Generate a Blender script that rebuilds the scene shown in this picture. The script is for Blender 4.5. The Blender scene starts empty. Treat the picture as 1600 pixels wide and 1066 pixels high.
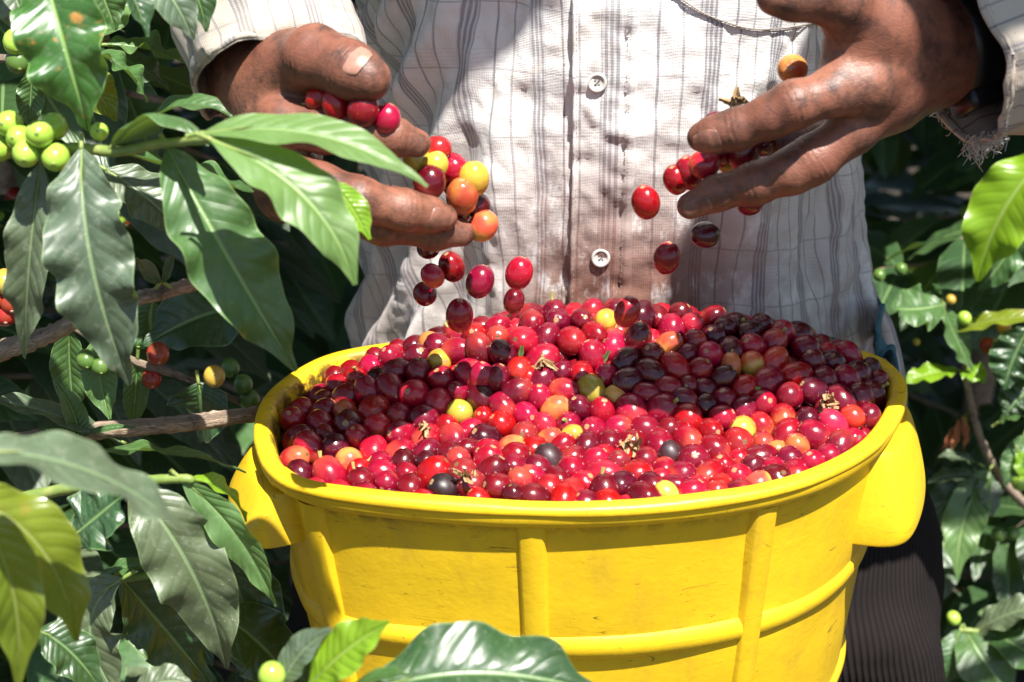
import bpy, bmesh, math, random
import numpy as np
from mathutils import Vector, Matrix

# ------------------------------------------------------------------ camera, light, exposure
scene = bpy.context.scene
C = scene.collection
BZ = 0.95                                    # height of the basket's rim above the ground
PITCH = math.radians(24); DIST = 0.8; K = 2400.0
cf = np.array([0, math.cos(PITCH), -math.sin(PITCH)])
cr = np.array([1.0, 0, 0]); cu = np.array([0, math.sin(PITCH), math.cos(PITCH)])
CAM = np.array([0, 0, BZ]) - DIST * cf - 0.035 * cr + 0.0423 * cu

cam_d = bpy.data.cameras.new('camera'); cam = bpy.data.objects.new('camera', cam_d); C.objects.link(cam)
cam.location = CAM; cam.rotation_euler = (math.radians(90) - PITCH, 0, 0)
cam_d.sensor_width = 36; cam_d.lens = 54; cam_d.clip_start = 0.02; cam_d.clip_end = 300
cam_d.dof.use_dof = True; cam_d.dof.focus_distance = 0.80; cam_d.dof.aperture_fstop = 11
scene.camera = cam

SUN = Vector((0.21, -0.39, 1.0)).normalized()     # towards the sun
world = bpy.data.worlds.new("World"); scene.world = world; world.use_nodes = True
wn = world.node_tree; bg = wn.nodes['Background']
sky = wn.nodes.new('ShaderNodeTexSky'); sky.sky_type = 'NISHITA'; sky.sun_disc = False
sky.sun_elevation = math.asin(SUN.z); sky.sun_rotation = math.atan2(SUN.x, SUN.y)
wn.links.new(sky.outputs[0], bg.inputs[0]); bg.inputs[1].default_value = 0.06
sun_d = bpy.data.lights.new('sun', 'SUN'); sun_d.energy = 5.0; sun_d.angle = math.radians(0.5)
sun_d.color = (1.0, 0.96, 0.90)
sun = bpy.data.objects.new('sun', sun_d); C.objects.link(sun)
sun.rotation_euler = SUN.to_track_quat('Z', 'Y').to_euler(); sun.location = (0, -1, 4)
vs = scene.view_settings; scene.display_settings.display_device = 'sRGB'
vs.view_transform = 'Standard'; vs.look = 'None'; vs.gamma = 1; vs.use_curve_mapping = False
vs.exposure = 1.15
scene.cycles.max_bounces = 8; scene.cycles.transparent_max_bounces = 8

# ------------------------------------------------------------------ helpers
def ray(x, y): return cf + cr * (x - 800) / K - cu * (y - 533) / K
YSH = [0.0]
def UY(x, y, Y): Y = Y + YSH[0]; d = ray(x, y); return CAM + d * (Y - CAM[1]) / d[1]
def UZ(x, y, Z): d = ray(x, y); return CAM + d * (Z - CAM[2]) / d[2]
def proj(p):
    q = np.asarray(p) - CAM; z = q @ cf
    return 800 + K * (q @ cr) / z, 533 - K * (q @ cu) / z, z
def nrm(v): v = np.asarray(v, float); return v / (np.linalg.norm(v) + 1e-12)
def smooth(a, b, x): t = np.clip((x - a) / (b - a), 0, 1); return t * t * (3 - 2 * t)

def tag(o, label=None, cat=None, group=None, kind=None):
    if label: o['label'] = label
    if cat: o['category'] = cat
    if group: o['group'] = group
    if kind: o['kind'] = kind
    return o
def empty(name, loc, label, cat, group=None):
    o = bpy.data.objects.new(name, None); C.objects.link(o); o.location = loc; o.empty_display_size = 0.05
    return tag(o, label, cat, group)
def worldpos(o):
    p = Vector((0, 0, 0))
    while o is not None: p = p + o.location; o = o.parent
    return p
def mk(name, V, F, mat, parent=None, sm=True, uv=None, local=False, attrs=None):
    """one mesh object; V in world metres, origin moved to the parent's (empties carry no rotation)"""
    V = np.asarray(V, float)
    org = np.array(worldpos(parent)) if parent is not None else V.mean(0)
    me = bpy.data.meshes.new(name)
    me.from_pydata((V - (0 if local else org)).tolist(), [], F if isinstance(F, list) else F.tolist())
    if sm: me.polygons.foreach_set('use_smooth', [True] * len(me.polygons))
    if uv is not None:
        l = me.uv_layers.new(name='UVMap'); idx = np.zeros(len(me.loops), int); me.loops.foreach_get('vertex_index', idx)
        l.data.foreach_set('uv', np.asarray(uv, float)[idx].ravel())
    if attrs:
        for k, a in attrs.items():
            at = me.attributes.new(k, 'FLOAT', 'POINT'); at.data.foreach_set('value', np.asarray(a, float))
    for m in (mat if isinstance(mat, (list, tuple)) else [mat]): me.materials.append(m)
    me.update()
    o = bpy.data.objects.new(name, me); C.objects.link(o)
    if parent is not None: o.parent = parent
    elif not local: o.location = org
    return o
def grid_faces(nu, nv, cu_=False, cv_=False):
    F = []
    for i in range(nu if cu_ else nu - 1):
        for j in range(nv if cv_ else nv - 1):
            a = i * nv + j; b = ((i + 1) % nu) * nv + j; c = ((i + 1) % nu) * nv + (j + 1) % nv; d = i * nv + (j + 1) % nv
            F.append([a, b, c, d])
    return F
def catmull(P, n, closed=False):
    P = np.asarray(P, float); m = len(P); out = []
    segs = m if closed else m - 1
    for k in range(n):
        t = k / n * segs if closed else k / (n - 1) * segs
        i = min(int(t), segs - 1); f = t - i
        g = (lambda q: P[q % m]) if closed else (lambda q: P[min(max(q, 0), m - 1)])
        a, b, c, d = g(i - 1), g(i), g(i + 1), g(i + 2)
        out.append(0.5 * ((2 * b) + (-a + c) * f + (2 * a - 5 * b + 4 * c - d) * f * f + (-a + 3 * b - 3 * c + d) * f ** 3))
    return np.array(out)
def tube(P, R, ns=8, n=None, rough=0.0, seed=0, cap=True):
    """tube along a smooth path; returns V, F, uv"""
    P = np.asarray(P, float); n = n or max(6, len(P) * 5)
    path = catmull(P, n); rad = np.interp(np.linspace(0, 1, n), np.linspace(0, 1, len(R)), R)
    rs = np.random.RandomState(seed); V = []; uv = []
    prev = nrm(np.cross(path[1] - path[0], [0.31, 0.22, 0.93]))
    L = 0
    for i in range(n):
        T = nrm(path[min(i + 1, n - 1)] - path[max(i - 1, 0)])
        prev = nrm(prev - T * (prev @ T)); B = np.cross(T, prev)
        if i: L += np.linalg.norm(path[i] - path[i - 1])
        for j in range(ns):
            a = 2 * math.pi * j / ns; r = rad[i] * (1 + rough * rs.randn())
            V.append(path[i] + r * (math.cos(a) * prev + math.sin(a) * B)); uv.append((L, j / ns))
    F = grid_faces(n, ns, False, True)
    if cap:
        F.append(list(range(ns))[::-1]); F.append([(n - 1) * ns + j for j in range(ns)])
    return np.array(V), F, uv
def merge(parts):
    V = []; F = []; UVs = []; k = 0
    for p in parts:
        V.append(p[0]); F += [[i + k for i in f] for f in p[1]]; k += len(p[0])
        if len(p) > 2 and p[2] is not None: UVs += list(p[2])
    return np.vstack(V), F, (UVs if UVs else None)

class Noise2:
    def __init__(s, seed): s.g = np.random.RandomState(seed).rand(64, 64) * 2 - 1
    def __call__(s, x, y):
        x = np.asarray(x, float) + 1000; y = np.asarray(y, float) + 1000
        xi = np.floor(x).astype(int); yi = np.floor(y).astype(int); fx = x - xi; fy = y - yi
        fx = fx ** 3 * (fx * (fx * 6 - 15) + 10); fy = fy ** 3 * (fy * (fy * 6 - 15) + 10)
        g = lambda a, b: s.g[a % 64, b % 64]
        return (g(xi, yi) * (1 - fx) + g(xi + 1, yi) * fx) * (1 - fy) + (g(xi, yi + 1) * (1 - fx) + g(xi + 1, yi + 1) * fx) * fy

# ------------------------------------------------------------------ material helper
class M:
    def __init__(s, name):
        s.m = bpy.data.materials.new(name); s.m.use_nodes = True; s.t = s.m.node_tree; s.n = s.t.nodes
        s.p = s.n['Principled BSDF']; s.out = s.n['Material Output']
    def new(s, k, **kw):
        n = s.n.new('ShaderNode' + k)
        for a, b in kw.items(): setattr(n, a, b)
        return n
    def put(s, sock, v):
        if v is None: return
        if hasattr(v, 'is_linked'): s.t.links.new(v, sock)
        elif isinstance(v, (tuple, list)) and sock.type == 'RGBA' and len(v) == 3: sock.default_value = (*v, 1)
        else: sock.default_value = v
    def f(s, op, a, b=None, c=None, clamp=False):
        n = s.new('Math', operation=op); n.use_clamp = clamp
        for i, v in enumerate((a, b, c)): s.put(n.inputs[i], v)
        return n.outputs[0]
    def ss(s, x, lo, hi, a=0.0, b=1.0):
        n = s.new('MapRange', interpolation_type='SMOOTHSTEP'); s.put(n.inputs[0], x)
        for i, v in enumerate((lo, hi, a, b)): s.put(n.inputs[i + 1], v)
        return n.outputs[0]
    def mix(s, fac, a, b, mode='MIX'):
        n = s.new('Mix', data_type='RGBA', blend_type=mode); s.put(n.inputs[0], fac); s.put(n.inputs[6], a); s.put(n.inputs[7], b)
        return n.outputs[2]
    def noise(s, vec, scale, detail=2, rough=0.5, dist=0.0):
        n = s.new('TexNoise'); s.put(n.inputs['Vector'], vec); n.inputs['Scale'].default_value = scale
        n.inputs['Detail'].default_value = detail; n.inputs['Roughness'].default_value = rough; n.inputs['Distortion'].default_value = dist
        return n.outputs[0]
    def vor(s, vec, scale, feature='F1'):
        n = s.new('TexVoronoi', feature=feature); s.put(n.inputs['Vector'], vec); n.inputs['Scale'].default_value = scale
        return n.outputs[0]
    def co(s, k='Object'):
        return s.new('TexCoord').outputs[k]
    def pos(s): return s.new('NewGeometry').outputs['Position']
    def mapv(s, vec, scale):
        n = s.new('Mapping'); s.put(n.inputs[0], vec); n.inputs[3].default_value = scale; return n.outputs[0]
    def sep(s, vec):
        n = s.new('SeparateXYZ'); s.put(n.inputs[0], vec); return n.outputs
    def attr(s, name):
        return s.new('Attribute', attribute_name=name).outputs['Fac']
    def rnd(s): return s.new('ObjectInfo').outputs['Random']
    def bump(s, h, strength, dist=0.001):
        n = s.new('Bump'); s.put(n.inputs['Height'], h); n.inputs['Strength'].default_value = strength; n.inputs['Distance'].default_value = dist
        s.t.links.new(n.outputs[0], s.p.inputs['Normal']); return n.outputs[0]
    def bsdf(s, **kw):
        for k, v in kw.items(): s.put(s.p.inputs[k.replace('_', ' ')], v)
        return s.m

def leaf_material(name, top, back, vein, rough=0.3, transl=0.25, tcol=None, dust=0.42, blemish=0.0):
    m = M(name); uv = m.sep(m.co('UV')); t = uv[0]
    v = m.f('ABSOLUTE', m.f('SUBTRACT', m.f('MULTIPLY', uv[1], 2.0), 1.0))
    ph = m.f('MULTIPLY', m.f('SUBTRACT', m.f('SUBTRACT', t, m.f('MULTIPLY', v, 0.11)), m.f('MULTIPLY', m.f('MULTIPLY', v, v), 0.05)), 11.0)
    sgn = m.f('MULTIPLY', m.f('GREATER_THAN', uv[1], 0.5), 0.45)
    d = m.f('ABSOLUTE', m.f('SUBTRACT', m.f('FRACT', m.f('ADD', ph, m.f('ADD', sgn, 5.0))), 0.5))
    side = m.f('MULTIPLY', m.ss(d, 0.455, 0.5), m.ss(v, 0.95, 0.6))
    mid = m.ss(v, 0.065, 0.03); edge = m.ss(v, 0.95, 0.99)
    P = m.co('Object')
    n1 = m.noise(P, 28, 3, 0.6); n2 = m.noise(P, 260, 3, 0.6); n3 = m.noise(P, 900, 2, 0.7)
    rn = m.rnd()
    a = m.mix(m.ss(n1, 0.35, 0.68), top, tuple(c * 1.45 for c in top))
    a = m.mix(m.f('MULTIPLY', rn, 0.45), a, tuple(top[i] * (1.9, 1.5, 0.9)[i] for i in range(3)))
    a = m.mix(m.f('MULTIPLY', side, 0.16), a, vein)
    a = m.mix(m.f('MULTIPLY', mid, 0.85), a, vein)
    a = m.mix(m.f('MULTIPLY', edge, 0.5), a, tuple(min(1, c * 1.3) for c in vein))
    speck = m.f('MULTIPLY', m.ss(n3, 0.64, 0.72), m.ss(n1, 0.42, 0.6))
    a = m.mix(m.f('MULTIPLY', speck, dust), a, (0.5, 0.5, 0.42))
    a = m.mix(m.f('MULTIPLY', m.ss(n2, 0.5, 0.8), dust * 0.5), a, (0.34, 0.36, 0.27))
    if blemish > 0:
        nb = m.noise(P, 38, 4, 0.7)
        a = m.mix(m.f('MULTIPLY', m.ss(nb, 0.60, 0.66), blemish), a, (0.45, 0.22, 0.05))
    bk = m.mix(m.f('MULTIPLY', m.f('MAXIMUM', m.f('MULTIPLY', side, 0.5), mid), 0.8), back, vein)
    face = m.new('NewGeometry').outputs['Backfacing']
    col = m.mix(face, a, bk)
    quilt = m.f('MULTIPLY', m.f('SUBTRACT', 0.5, d), m.ss(v, 0.02, 0.25))
    h = m.f('SUBTRACT', m.f('ADD', m.f('MULTIPLY', m.ss(quilt, 0.0, 0.35), 1.4), m.f('MULTIPLY', n2, 0.28)), m.f('ADD', m.f('MULTIPLY', side, 0.5), m.f('MULTIPLY', mid, 1.0)))
    m.bump(h, 0.30, 0.0006)
    m.bsdf(Base_Color=col, Roughness=m.f('ADD', m.f('ADD', rough, m.f('MULTIPLY', n2, 0.14)), m.f('MULTIPLY', face, 0.25)), Specular_IOR_Level=0.8)
    tr = m.new('BsdfTranslucent'); m.put(tr.inputs[0], m.mix(0.25, tcol or (0.25, 0.42, 0.03), col))
    mx = m.new('MixShader'); mx.inputs[0].default_value = transl
    m.t.links.new(m.p.outputs[0], mx.inputs[1]); m.t.links.new(tr.outputs[0], mx.inputs[2]); m.t.links.new(mx.outputs[0], m.out.inputs[0])
    return m.m
LM = {
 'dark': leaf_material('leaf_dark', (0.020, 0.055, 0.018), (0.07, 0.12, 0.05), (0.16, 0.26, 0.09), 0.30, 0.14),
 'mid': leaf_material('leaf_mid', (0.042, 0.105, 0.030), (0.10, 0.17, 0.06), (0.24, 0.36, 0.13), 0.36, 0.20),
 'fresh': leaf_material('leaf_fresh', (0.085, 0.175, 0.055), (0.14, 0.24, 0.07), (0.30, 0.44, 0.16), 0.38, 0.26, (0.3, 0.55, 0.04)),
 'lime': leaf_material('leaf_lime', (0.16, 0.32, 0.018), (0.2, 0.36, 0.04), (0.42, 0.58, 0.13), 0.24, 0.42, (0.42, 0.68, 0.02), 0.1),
 'olive': leaf_material('leaf_olive', (0.13, 0.19, 0.018), (0.16, 0.22, 0.04), (0.36, 0.42, 0.12), 0.20, 0.36, (0.4, 0.48, 0.03), 0.1, 0.3),
 'grey': leaf_material('leaf_grey', (0.066, 0.100, 0.060), (0.10, 0.15, 0.08), (0.21, 0.30, 0.14), 0.38, 0.12, None, 0.8),
 'spot': leaf_material('leaf_spotted', (0.035, 0.11, 0.02), (0.10, 0.19, 0.055), (0.27, 0.44, 0.12), 0.28, 0.24, None, 0.5, 1.0),
}
def bark_material():
    m = M('bark'); P = m.co('Object'); uv = m.co('UV')
    n = m.noise(m.mapv(uv, (60, 14, 1)), 3, 4, 0.7); n2 = m.noise(P, 70, 4, 0.65)
    c = m.mix(m.ss(n, 0.3, 0.7), (0.16, 0.10, 0.06), (0.55, 0.43, 0.32)); c = m.mix(m.ss(n2, 0.5, 0.75), c, (0.08, 0.05, 0.035))
    m.bump(m.f('ADD', n, n2), 0.9, 0.0016)
    return m.bsdf(Base_Color=c, Roughness=0.85)
BARK = bark_material()
def simple(name, col, rough=0.5, var=None, scale=60, bump=0.0, bd=0.0006, spec=0.5, coat=0.0):
    m = M(name); P = m.co('Object'); n = m.noise(P, scale, 4, 0.6)
    c = m.mix(m.ss(n, 0.35, 0.7), col, var or tuple(x * 0.7 for x in col))
    if bump: m.bump(m.noise(P, scale * 5, 4, 0.6), bump, bd)
    return m.bsdf(Base_Color=c, Roughness=rough, Specular_IOR_Level=spec, Coat_Weight=coat, Coat_Roughness=0.12)
STEM = simple('green_stem', (0.16, 0.24, 0.05), 0.5, (0.28, 0.32, 0.09), 90, 0.3)
BERRY = {
 'green': simple('green_berry', (0.30, 0.50, 0.05), 0.22, (0.42, 0.60, 0.09), 110, 0, coat=0.2),
 'darkgreen': simple('dark_green_berry', (0.07, 0.15, 0.03), 0.3, (0.12, 0.2, 0.04), 110),
 'red': simple('red_berry', (0.36, 0.02, 0.02), 0.25, (0.25, 0.06, 0.02), 90),
 'orange': simple('orange_berry', (0.55, 0.2, 0.03), 0.25, (0.5, 0.3, 0.05), 90),
 'yellow': simple('yellow_berry', (0.5, 0.36, 0.05), 0.3, (0.4, 0.22, 0.04), 90),
}

# ------------------------------------------------------------------ the setting: ground
def ground():
    m = M('soil'); P = m.pos(); n = m.noise(P, 3, 6, 0.65); n2 = m.noise(P, 45, 4, 0.7)
    c = m.mix(m.ss(n, 0.35, 0.65), (0.030, 0.020, 0.013), (0.055, 0.040, 0.024)); c = m.mix(m.ss(n2, 0.5, 0.7), c, (0.02, 0.02, 0.010))
    m.bump(n2, 0.8, 0.02); m.bsdf(Base_Color=c, Roughness=0.95)
    nz = Noise2(4); N = 120
    g = np.sign(np.linspace(-1, 1, N)) * np.abs(np.linspace(-1, 1, N)) ** 2.2 * 60
    X, Y = np.meshgrid(g, g, indexing='ij'); Z = 0.03 * nz(X * 2.1, Y * 2.1) * np.exp(-(X ** 2 + Y ** 2) / 60)
    Z = Z - np.maximum(0, Z) * np.exp(-(X ** 2 + Y ** 2) / 0.6)
    o = mk('ground', np.stack([X.ravel(), Y.ravel(), Z.ravel() - 0.01], 1), grid_faces(N, N), m.m)
    tag(o, kind='structure')
ground()

# ------------------------------------------------------------------ leaves
VV = np.array([-1, -0.93, -0.75, -0.55, -0.35, -0.17, -0.05, 0, 0.05, 0.17, 0.35, 0.55, 0.75, 0.93, 1])
VL = np.array([-1, -0.6, -0.2, 0, 0.2, 0.6, 1])
def leaf_geom(P0, P1, P2, width, nh, fold=0.15, wave=0.004, wf=4.0, seed=0, nu=44, vv=VV, curl=0.0, twist=0.0, body=0.46):
    rs = np.random.RandomState(seed); ph = rs.rand(4) * 6.28
    P0, P1, P2 = map(np.asarray, (P0, P1, P2)); V = []; uv = []
    for i in range(nu):
        t = i / (nu - 1)
        c = (1 - t) ** 2 * P0 + 2 * t * (1 - t) * P1 + t * t * P2
        T = nrm(2 * (1 - t) * (P1 - P0) + 2 * t * (P2 - P1))
        S = nrm(np.cross(nh, T)); N = np.cross(T, S)
        if twist: a = twist * (t - 0.3); S, N = S * math.cos(a) + N * math.sin(a), N * math.cos(a) - S * math.sin(a)
        tt = t ** (math.log(0.5) / math.log(body))
        w = width / 2 * (math.sin(math.pi * min(tt, 1)) ** 0.78)
        if t > 0.80: w = w * (1 - 0.30 * math.sin(math.pi * (t - 0.80) / 0.20))
        w = max(w, 0.0009)
        env = math.sin(math.pi * min(1, t * 1.02)) ** 0.6
        for v in vv:
            sd = 0 if v < 0 else 1; av = abs(v)
            wv = math.sin(2 * math.pi * wf * t + ph[sd]) + 0.5 * math.sin(2 * math.pi * wf * 1.7 * t + ph[2 + sd])
            z = av * w * math.sin(fold) + curl * w * av * av + wave * wv * av ** 1.8 * env - 0.0007 * math.exp(-(v / 0.08) ** 2)
            x = v * w * math.cos(fold) * (1 + 0.03 * math.sin(2 * math.pi * wf * 1.3 * t + ph[sd] + 1) * av)
            V.append(c + S * x + N * z); uv.append((t, (v + 1) / 2))
    return np.array(V), grid_faces(nu, len(vv)), uv
def camn(n): return nrm(cr * n[0] + cu * n[1] - cf * n[2])
def hero_leaf(parent, base, tip, w, mat='mid', bulge=(0, 0, 0), n=(0.0, 0.6, 0.8), fold=0.15, wave=0.0035, wf=3.6, seed=1, curl=0.0, twist=0.0, label=None, petiole=True, body=0.46):
    """base, tip = (px, py, Y); w in px at mid depth; bulge = offset of the middle control point (px, px, m)"""
    P0 = UY(*base); P2 = UY(*tip); mx = [(base[i] + tip[i]) / 2 + bulge[i] for i in range(3)]; P1 = UY(*mx)
    s = K / ((P1 - CAM) @ cf)
    wave = wave * min(1.0, (w / s / 0.036) ** 1.5)
    g = leaf_geom(P0, P1, P2, w / s, camn(n), fold, wave, wf, seed, curl=curl, twist=twist, body=body)
    parts = [g]
    # raised midrib on the underside and a short petiole
    o = mk('leaf', g[0], g[1], LM[mat], parent, uv=g[2])
    if label: o['label'] = label
    if petiole:
        T = nrm(P1 - P0)
        v, f, u = tube([P0 - T * 0.007, P0, P0 * 0.97 + P1 * 0.03 - camn(n) * 0.0006, P0 * 0.6 + P1 * 0.4 - camn(n) * 0.0009], [0.0011, 0.0010, 0.0008, 0.0001], 6, 12)
        mk('petiole', v, f, STEM, parent, uv=u)
    return o

# shared meshes for the ordinary leaves: x along the leaf, z up, base at the origin, length 1
LEAFMESH = {}
def leaf_meshes():
    for mat in LM:
        L = []
        for k in range(3):
            rs = np.random.RandomState(50 + k)
            g = leaf_geom((0, 0, 0), (0.5, rs.uniform(-.05, .05), rs.uniform(0.05, 0.14)), (1, 0, rs.uniform(-0.22, -0.02)), rs.uniform(0.36, 0.45), (0, 0, 1), 0.16, 0.013, 2.8, 70 + k, nu=22, vv=VL, curl=-0.1)
            me = bpy.data.meshes.new('leaf_' + mat); me.from_pydata(g[0].tolist(), [], g[1])
            me.polygons.foreach_set('use_smooth', [True] * len(me.polygons))
            l = me.uv_layers.new(name='UVMap'); idx = np.zeros(len(me.loops), int); me.loops.foreach_get('vertex_index', idx)
            l.data.foreach_set('uv', np.array(g[2])[idx].ravel()); me.materials.append(LM[mat]); L.append(me)
        LEAFMESH[mat] = L
leaf_meshes()
def place_leaf(parent, p, d, n, size, mat, rs):
    o = bpy.data.objects.new('leaf', LEAFMESH[mat][rs.randint(3)]); C.objects.link(o); o.parent = parent
    x = nrm(d); y = nrm(np.cross(n, x)); z = np.cross(x, y)
    m = Matrix(((x[0], y[0], z[0]), (x[1], y[1], z[1]), (x[2], y[2], z[2]))).to_4x4()
    p = Vector(p) - worldpos(parent); s = size * 0.88
    o.matrix_local = Matrix.Translation(p) @ m @ Matrix.Diagonal((size, size, size, 1))
    return o
def sphere_geom(c, r, k=1.0, axis=(0, 0, 1), nu=14, nv=9):
    A = nrm(axis); S = nrm(np.cross(A, [0.3, 0.5, 0.8])); B = np.cross(A, S); V = []
    for i in range(nu):
        for j in range(nv):
            th = math.pi * (j + 0.02) / (nv - 0.96); a = 2 * math.pi * i / nu
            V.append(np.asarray(c) + r * (math.sin(th) * (math.cos(a) * S + math.sin(a) * B) + k * math.cos(th) * A))
    return np.array(V), grid_faces(nu, nv, True, False), None
def berry(parent, c, r, col, axis=(0.2, -0.7, -0.3), name='berry'):
    a = nrm(axis); g = sphere_geom(c, r, 1.12, axis)
    o = mk(name, g[0], g[1], BERRY[col], parent)
    s = sphere_geom(np.asarray(c) + a * r * 1.09, r * 0.16, 0.4, axis, 8, 5)
    mk('navel', s[0], s[1], STEM if col.endswith('green') else BARK, o if False else parent)
    return o

def random_branch(tree, p0, d0, L, rs, size=0.12, mats=('dark', 'mid'), ok=None, droop=0.3, rad=0.004, berries=0, step=0.045):
    d = nrm(d0); P = [np.asarray(p0, float)]; n = 6
    for i in range(n):
        d = nrm(d + np.array([rs.uniform(-.12, .12), rs.uniform(-.12, .12), rs.uniform(-.05, .05) - droop / n])); P.append(P[-1] + d * L / n)
    v, f, u = tube(P, [rad, rad * 0.8, rad * 0.45], 6, 16, 0.08, rs.randint(999))
    b = mk('branch', v, f, BARK if rad > 0.003 else STEM, tree, uv=u)
    path = catmull(P, 60); tot = int(L / step)
    for k in range(tot):
        t = 0.22 + 0.78 * (k + 1) / tot; i = min(58, int(t * 59)); q = path[i]; T = nrm(path[i + 1] - path[i])
        side0 = nrm(np.cross(T, [0, 0, 1]))
        for s in (-1, 1):
            if rs.rand() < 0.12: continue
            dd = T * rs.uniform(0.3, 0.8) + side0 * s + np.array([0, 0, rs.uniform(-0.7, 0.15)])
            nn = nrm(np.array([rs.uniform(-.35, .35), rs.uniform(-.6, .25), 1.0]))
            sz = size * rs.uniform(0.65, 1.2)
            if ok and not (ok(q + nrm(dd) * sz) and ok(q) and ok(q + nrm(dd) * sz * 0.5)): continue
            place_leaf(b, q, dd, nn, sz, mats[rs.randint(len(mats))], rs)
        if berries and rs.rand() < berries:
            for _ in range(rs.randint(2, 5)):
                c = q + np.array([rs.uniform(-.012, .012), rs.uniform(-.012, .004), rs.uniform(-.012, .006)])
                if ok is None or ok(c): berry(b, c, rs.uniform(0.0055, 0.0068), ['green', 'green', 'darkgreen', 'red', 'orange'][rs.randint(5)])
    return b

def ok_left(p):
    x, y, z = proj(p)
    if z < 0.62: return False
    if p[0] > -0.17 and p[1] < 0.45: return False
    if p[0] > -0.205 and p[1] < 0.10 and p[2] > BZ - 0.25: return False
    if p[0] > -0.27 and p[1] < 0.35 and p[2] > BZ + 0.12: return False      # the sleeve
    if x > 330 and y < 190 and p[1] < 0.3: return False
    return True
def ok_right(p):
    x, y, z = proj(p)
    if p[0] < 0.22 and p[1] < 0.5: return False
    if x < 1370 and p[1] < 0.42: return False
    if p[2] > BZ + 0.12 and p[0] < 0.45 and p[1] < 0.4: return False
    q = (p[0] - 0.21 * (p[2] - BZ), p[1] + 0.39 * (p[2] - BZ))
    if 0.22 < q[0] < 0.46 and 0.24 < q[1] < 0.54 and p[2] > BZ + 0.02: return False       # the gap that lets the sun onto the lime leaf
    if p[2] > BZ + 0.0 and p[1] < 0.45: return rs_dark.rand() < 0.25
    return True
rs_dark = np.random.RandomState(77)

# --- left tree, whose branches reach in front of the picker's arm
left = empty('coffee_tree', (-0.62, 0.20, 0), 'leafy coffee tree on the left with green cherries, leaves reaching across the sleeve', 'coffee tree')
v, f, u = tube([(-0.62, 0.20, -0.02), (-0.60, 0.19, 0.5), (-0.62, 0.22, 1.1), (-0.6, 0.2, 1.75)], [0.02, 0.017, 0.013, 0.006], 10, 40, 0.04, 3)
mk('trunk', v, f, BARK, left, uv=u)
def stem(parent, pts, r0, r1, mat, ns=8, rough=0.05, seed=1, name='branch'):
    P = [UY(*p) for p in pts]; v, f, u = tube(P, [r0, r1], ns, len(P) * 9, rough, seed)
    return mk(name, v, f, mat, parent, uv=u)
b1 = stem(left, [(-320, 330, 0.10), (-150, 270, 0.0), (0, 240, -0.07), (110, 232, -0.09), (185, 237, -0.10), (250, 225, -0.11), (335, 218, -0.15)], 0.0034, 0.0017, STEM, seed=5)
H = hero_leaf
H(b1, (318, 208, -0.15), (668, 292, -0.165), 92, 'fresh', (20, -78, 0.0), (0.12, 0.75, 0.65), 0.10, 0.0022, 2.2, 11, body=0.42)
H(b1, (330, 218, -0.155), (555, 445, -0.175), 112, 'fresh', (70, -48, -0.01), (0.1, 0.62, 0.8), 0.12, 0.003, 3.0, 12)
H(b1, (262, 232, -0.11), (463, 580, -0.13), 138, 'mid', (-10, -5, -0.02), (0.1, 0.45, 0.9), 0.10, 0.005, 3.6, 13)
H(b1, (127, 232, -0.10), (203, 602, -0.12), 140, 'grey', (-45, -10, -0.03), (-0.05, 0.35, 0.95), 0.12, 0.005, 4.2, 14)
H(b1, (64, 256, -0.085), (38, 560, -0.085), 84, 'grey', (-12, 0, -0.02), (-0.1, 0.35, 0.95), 0.18, 0.004, 3.6, 15)
H(b1, (176, 228, -0.10), (326, 228, -0.13), 88, 'mid', (10, -95, 0.0), (0.1, 0.9, 0.1), 0.25, 0.003, 2.0, 16, curl=-0.5)
H(b1, (212, 205, -0.06), (362, 182, -0.07), 62, 'mid', (0, -62, 0.0), (0.0, 0.8, 0.5), 0.2, 0.003, 2.2, 17)
H(b1, (200, 238, -0.08), (395, 300, -0.07), 92, 'mid', (10, 5, 0.03), (0.1, 0.8, 0.3), 0.1, 0.004, 3, 18)
H(b1, (520, 285, -0.125), (578, 374, -0.13), 52, 'lime', (5, -5, 0.0), (0.5, 0.3, 0.9), 0.2, 0.003, 2, 181, petiole=False)
H(b1, (165, 265, -0.01), (290, 372, -0.02), 88, 'grey', (10, -15, 0.0), (0.1, 0.6, 0.8), 0.15, 0.003, 3, 19)
b2 = stem(left, [(-350, -260, 0.1), (-150, -180, 0.0), (60, -120, -0.05), (150, -90, -0.06), (300, -60, -0.05)], 0.004, 0.002, STEM, seed=6)
H(b2, (62, -70, -0.07), (138, 205, -0.10), 145, 'spot', (-5, -10, -0.03), (-0.15, 0.4, 0.9), 0.14, 0.005, 3.2, 21, label='leaf with orange dying patches')
H(b2, (140, -60, -0.02), (182, 48, -0.02), 70, 'mid', (0, 0, 0), (0.0, 0.4, 0.9), 0.15, 0.003, 3, 22)
H(b2, (205, -70, -0.06), (303, 62, -0.07), 88, 'grey', (14, -22, -0.01), (0.15, 0.5, 0.85), 0.2, 0.003, 2.6, 23)
H(b2, (262, -80, -0.04), (322, 50, -0.045), 60, 'dark', (25, 0, 0), (0.4, 0.3, 0.9), 0.2, 0.003, 2.6, 24)
H(b2, (170, -60, -0.08), (230, 58, -0.09), 60, 'dark', (15, -15, 0), (0.5, 0.3, 0.5), 0.3, 0.003, 2.6, 25)
H(b2, (0, -70, -0.01), (48, 60, -0.02), 80, 'grey', (0, 0, 0), (0, 0.5, 0.9), 0.15, 0.003, 3, 26)
b3 = stem(left, [(-330, 640, 0.1), (-120, 590, 0.02), (0, 548, -0.035), (60, 530, -0.04), (105, 508, -0.045), (150, 470, -0.04)], 0.006, 0.0035, BARK, 9, 0.09, 7)
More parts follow.
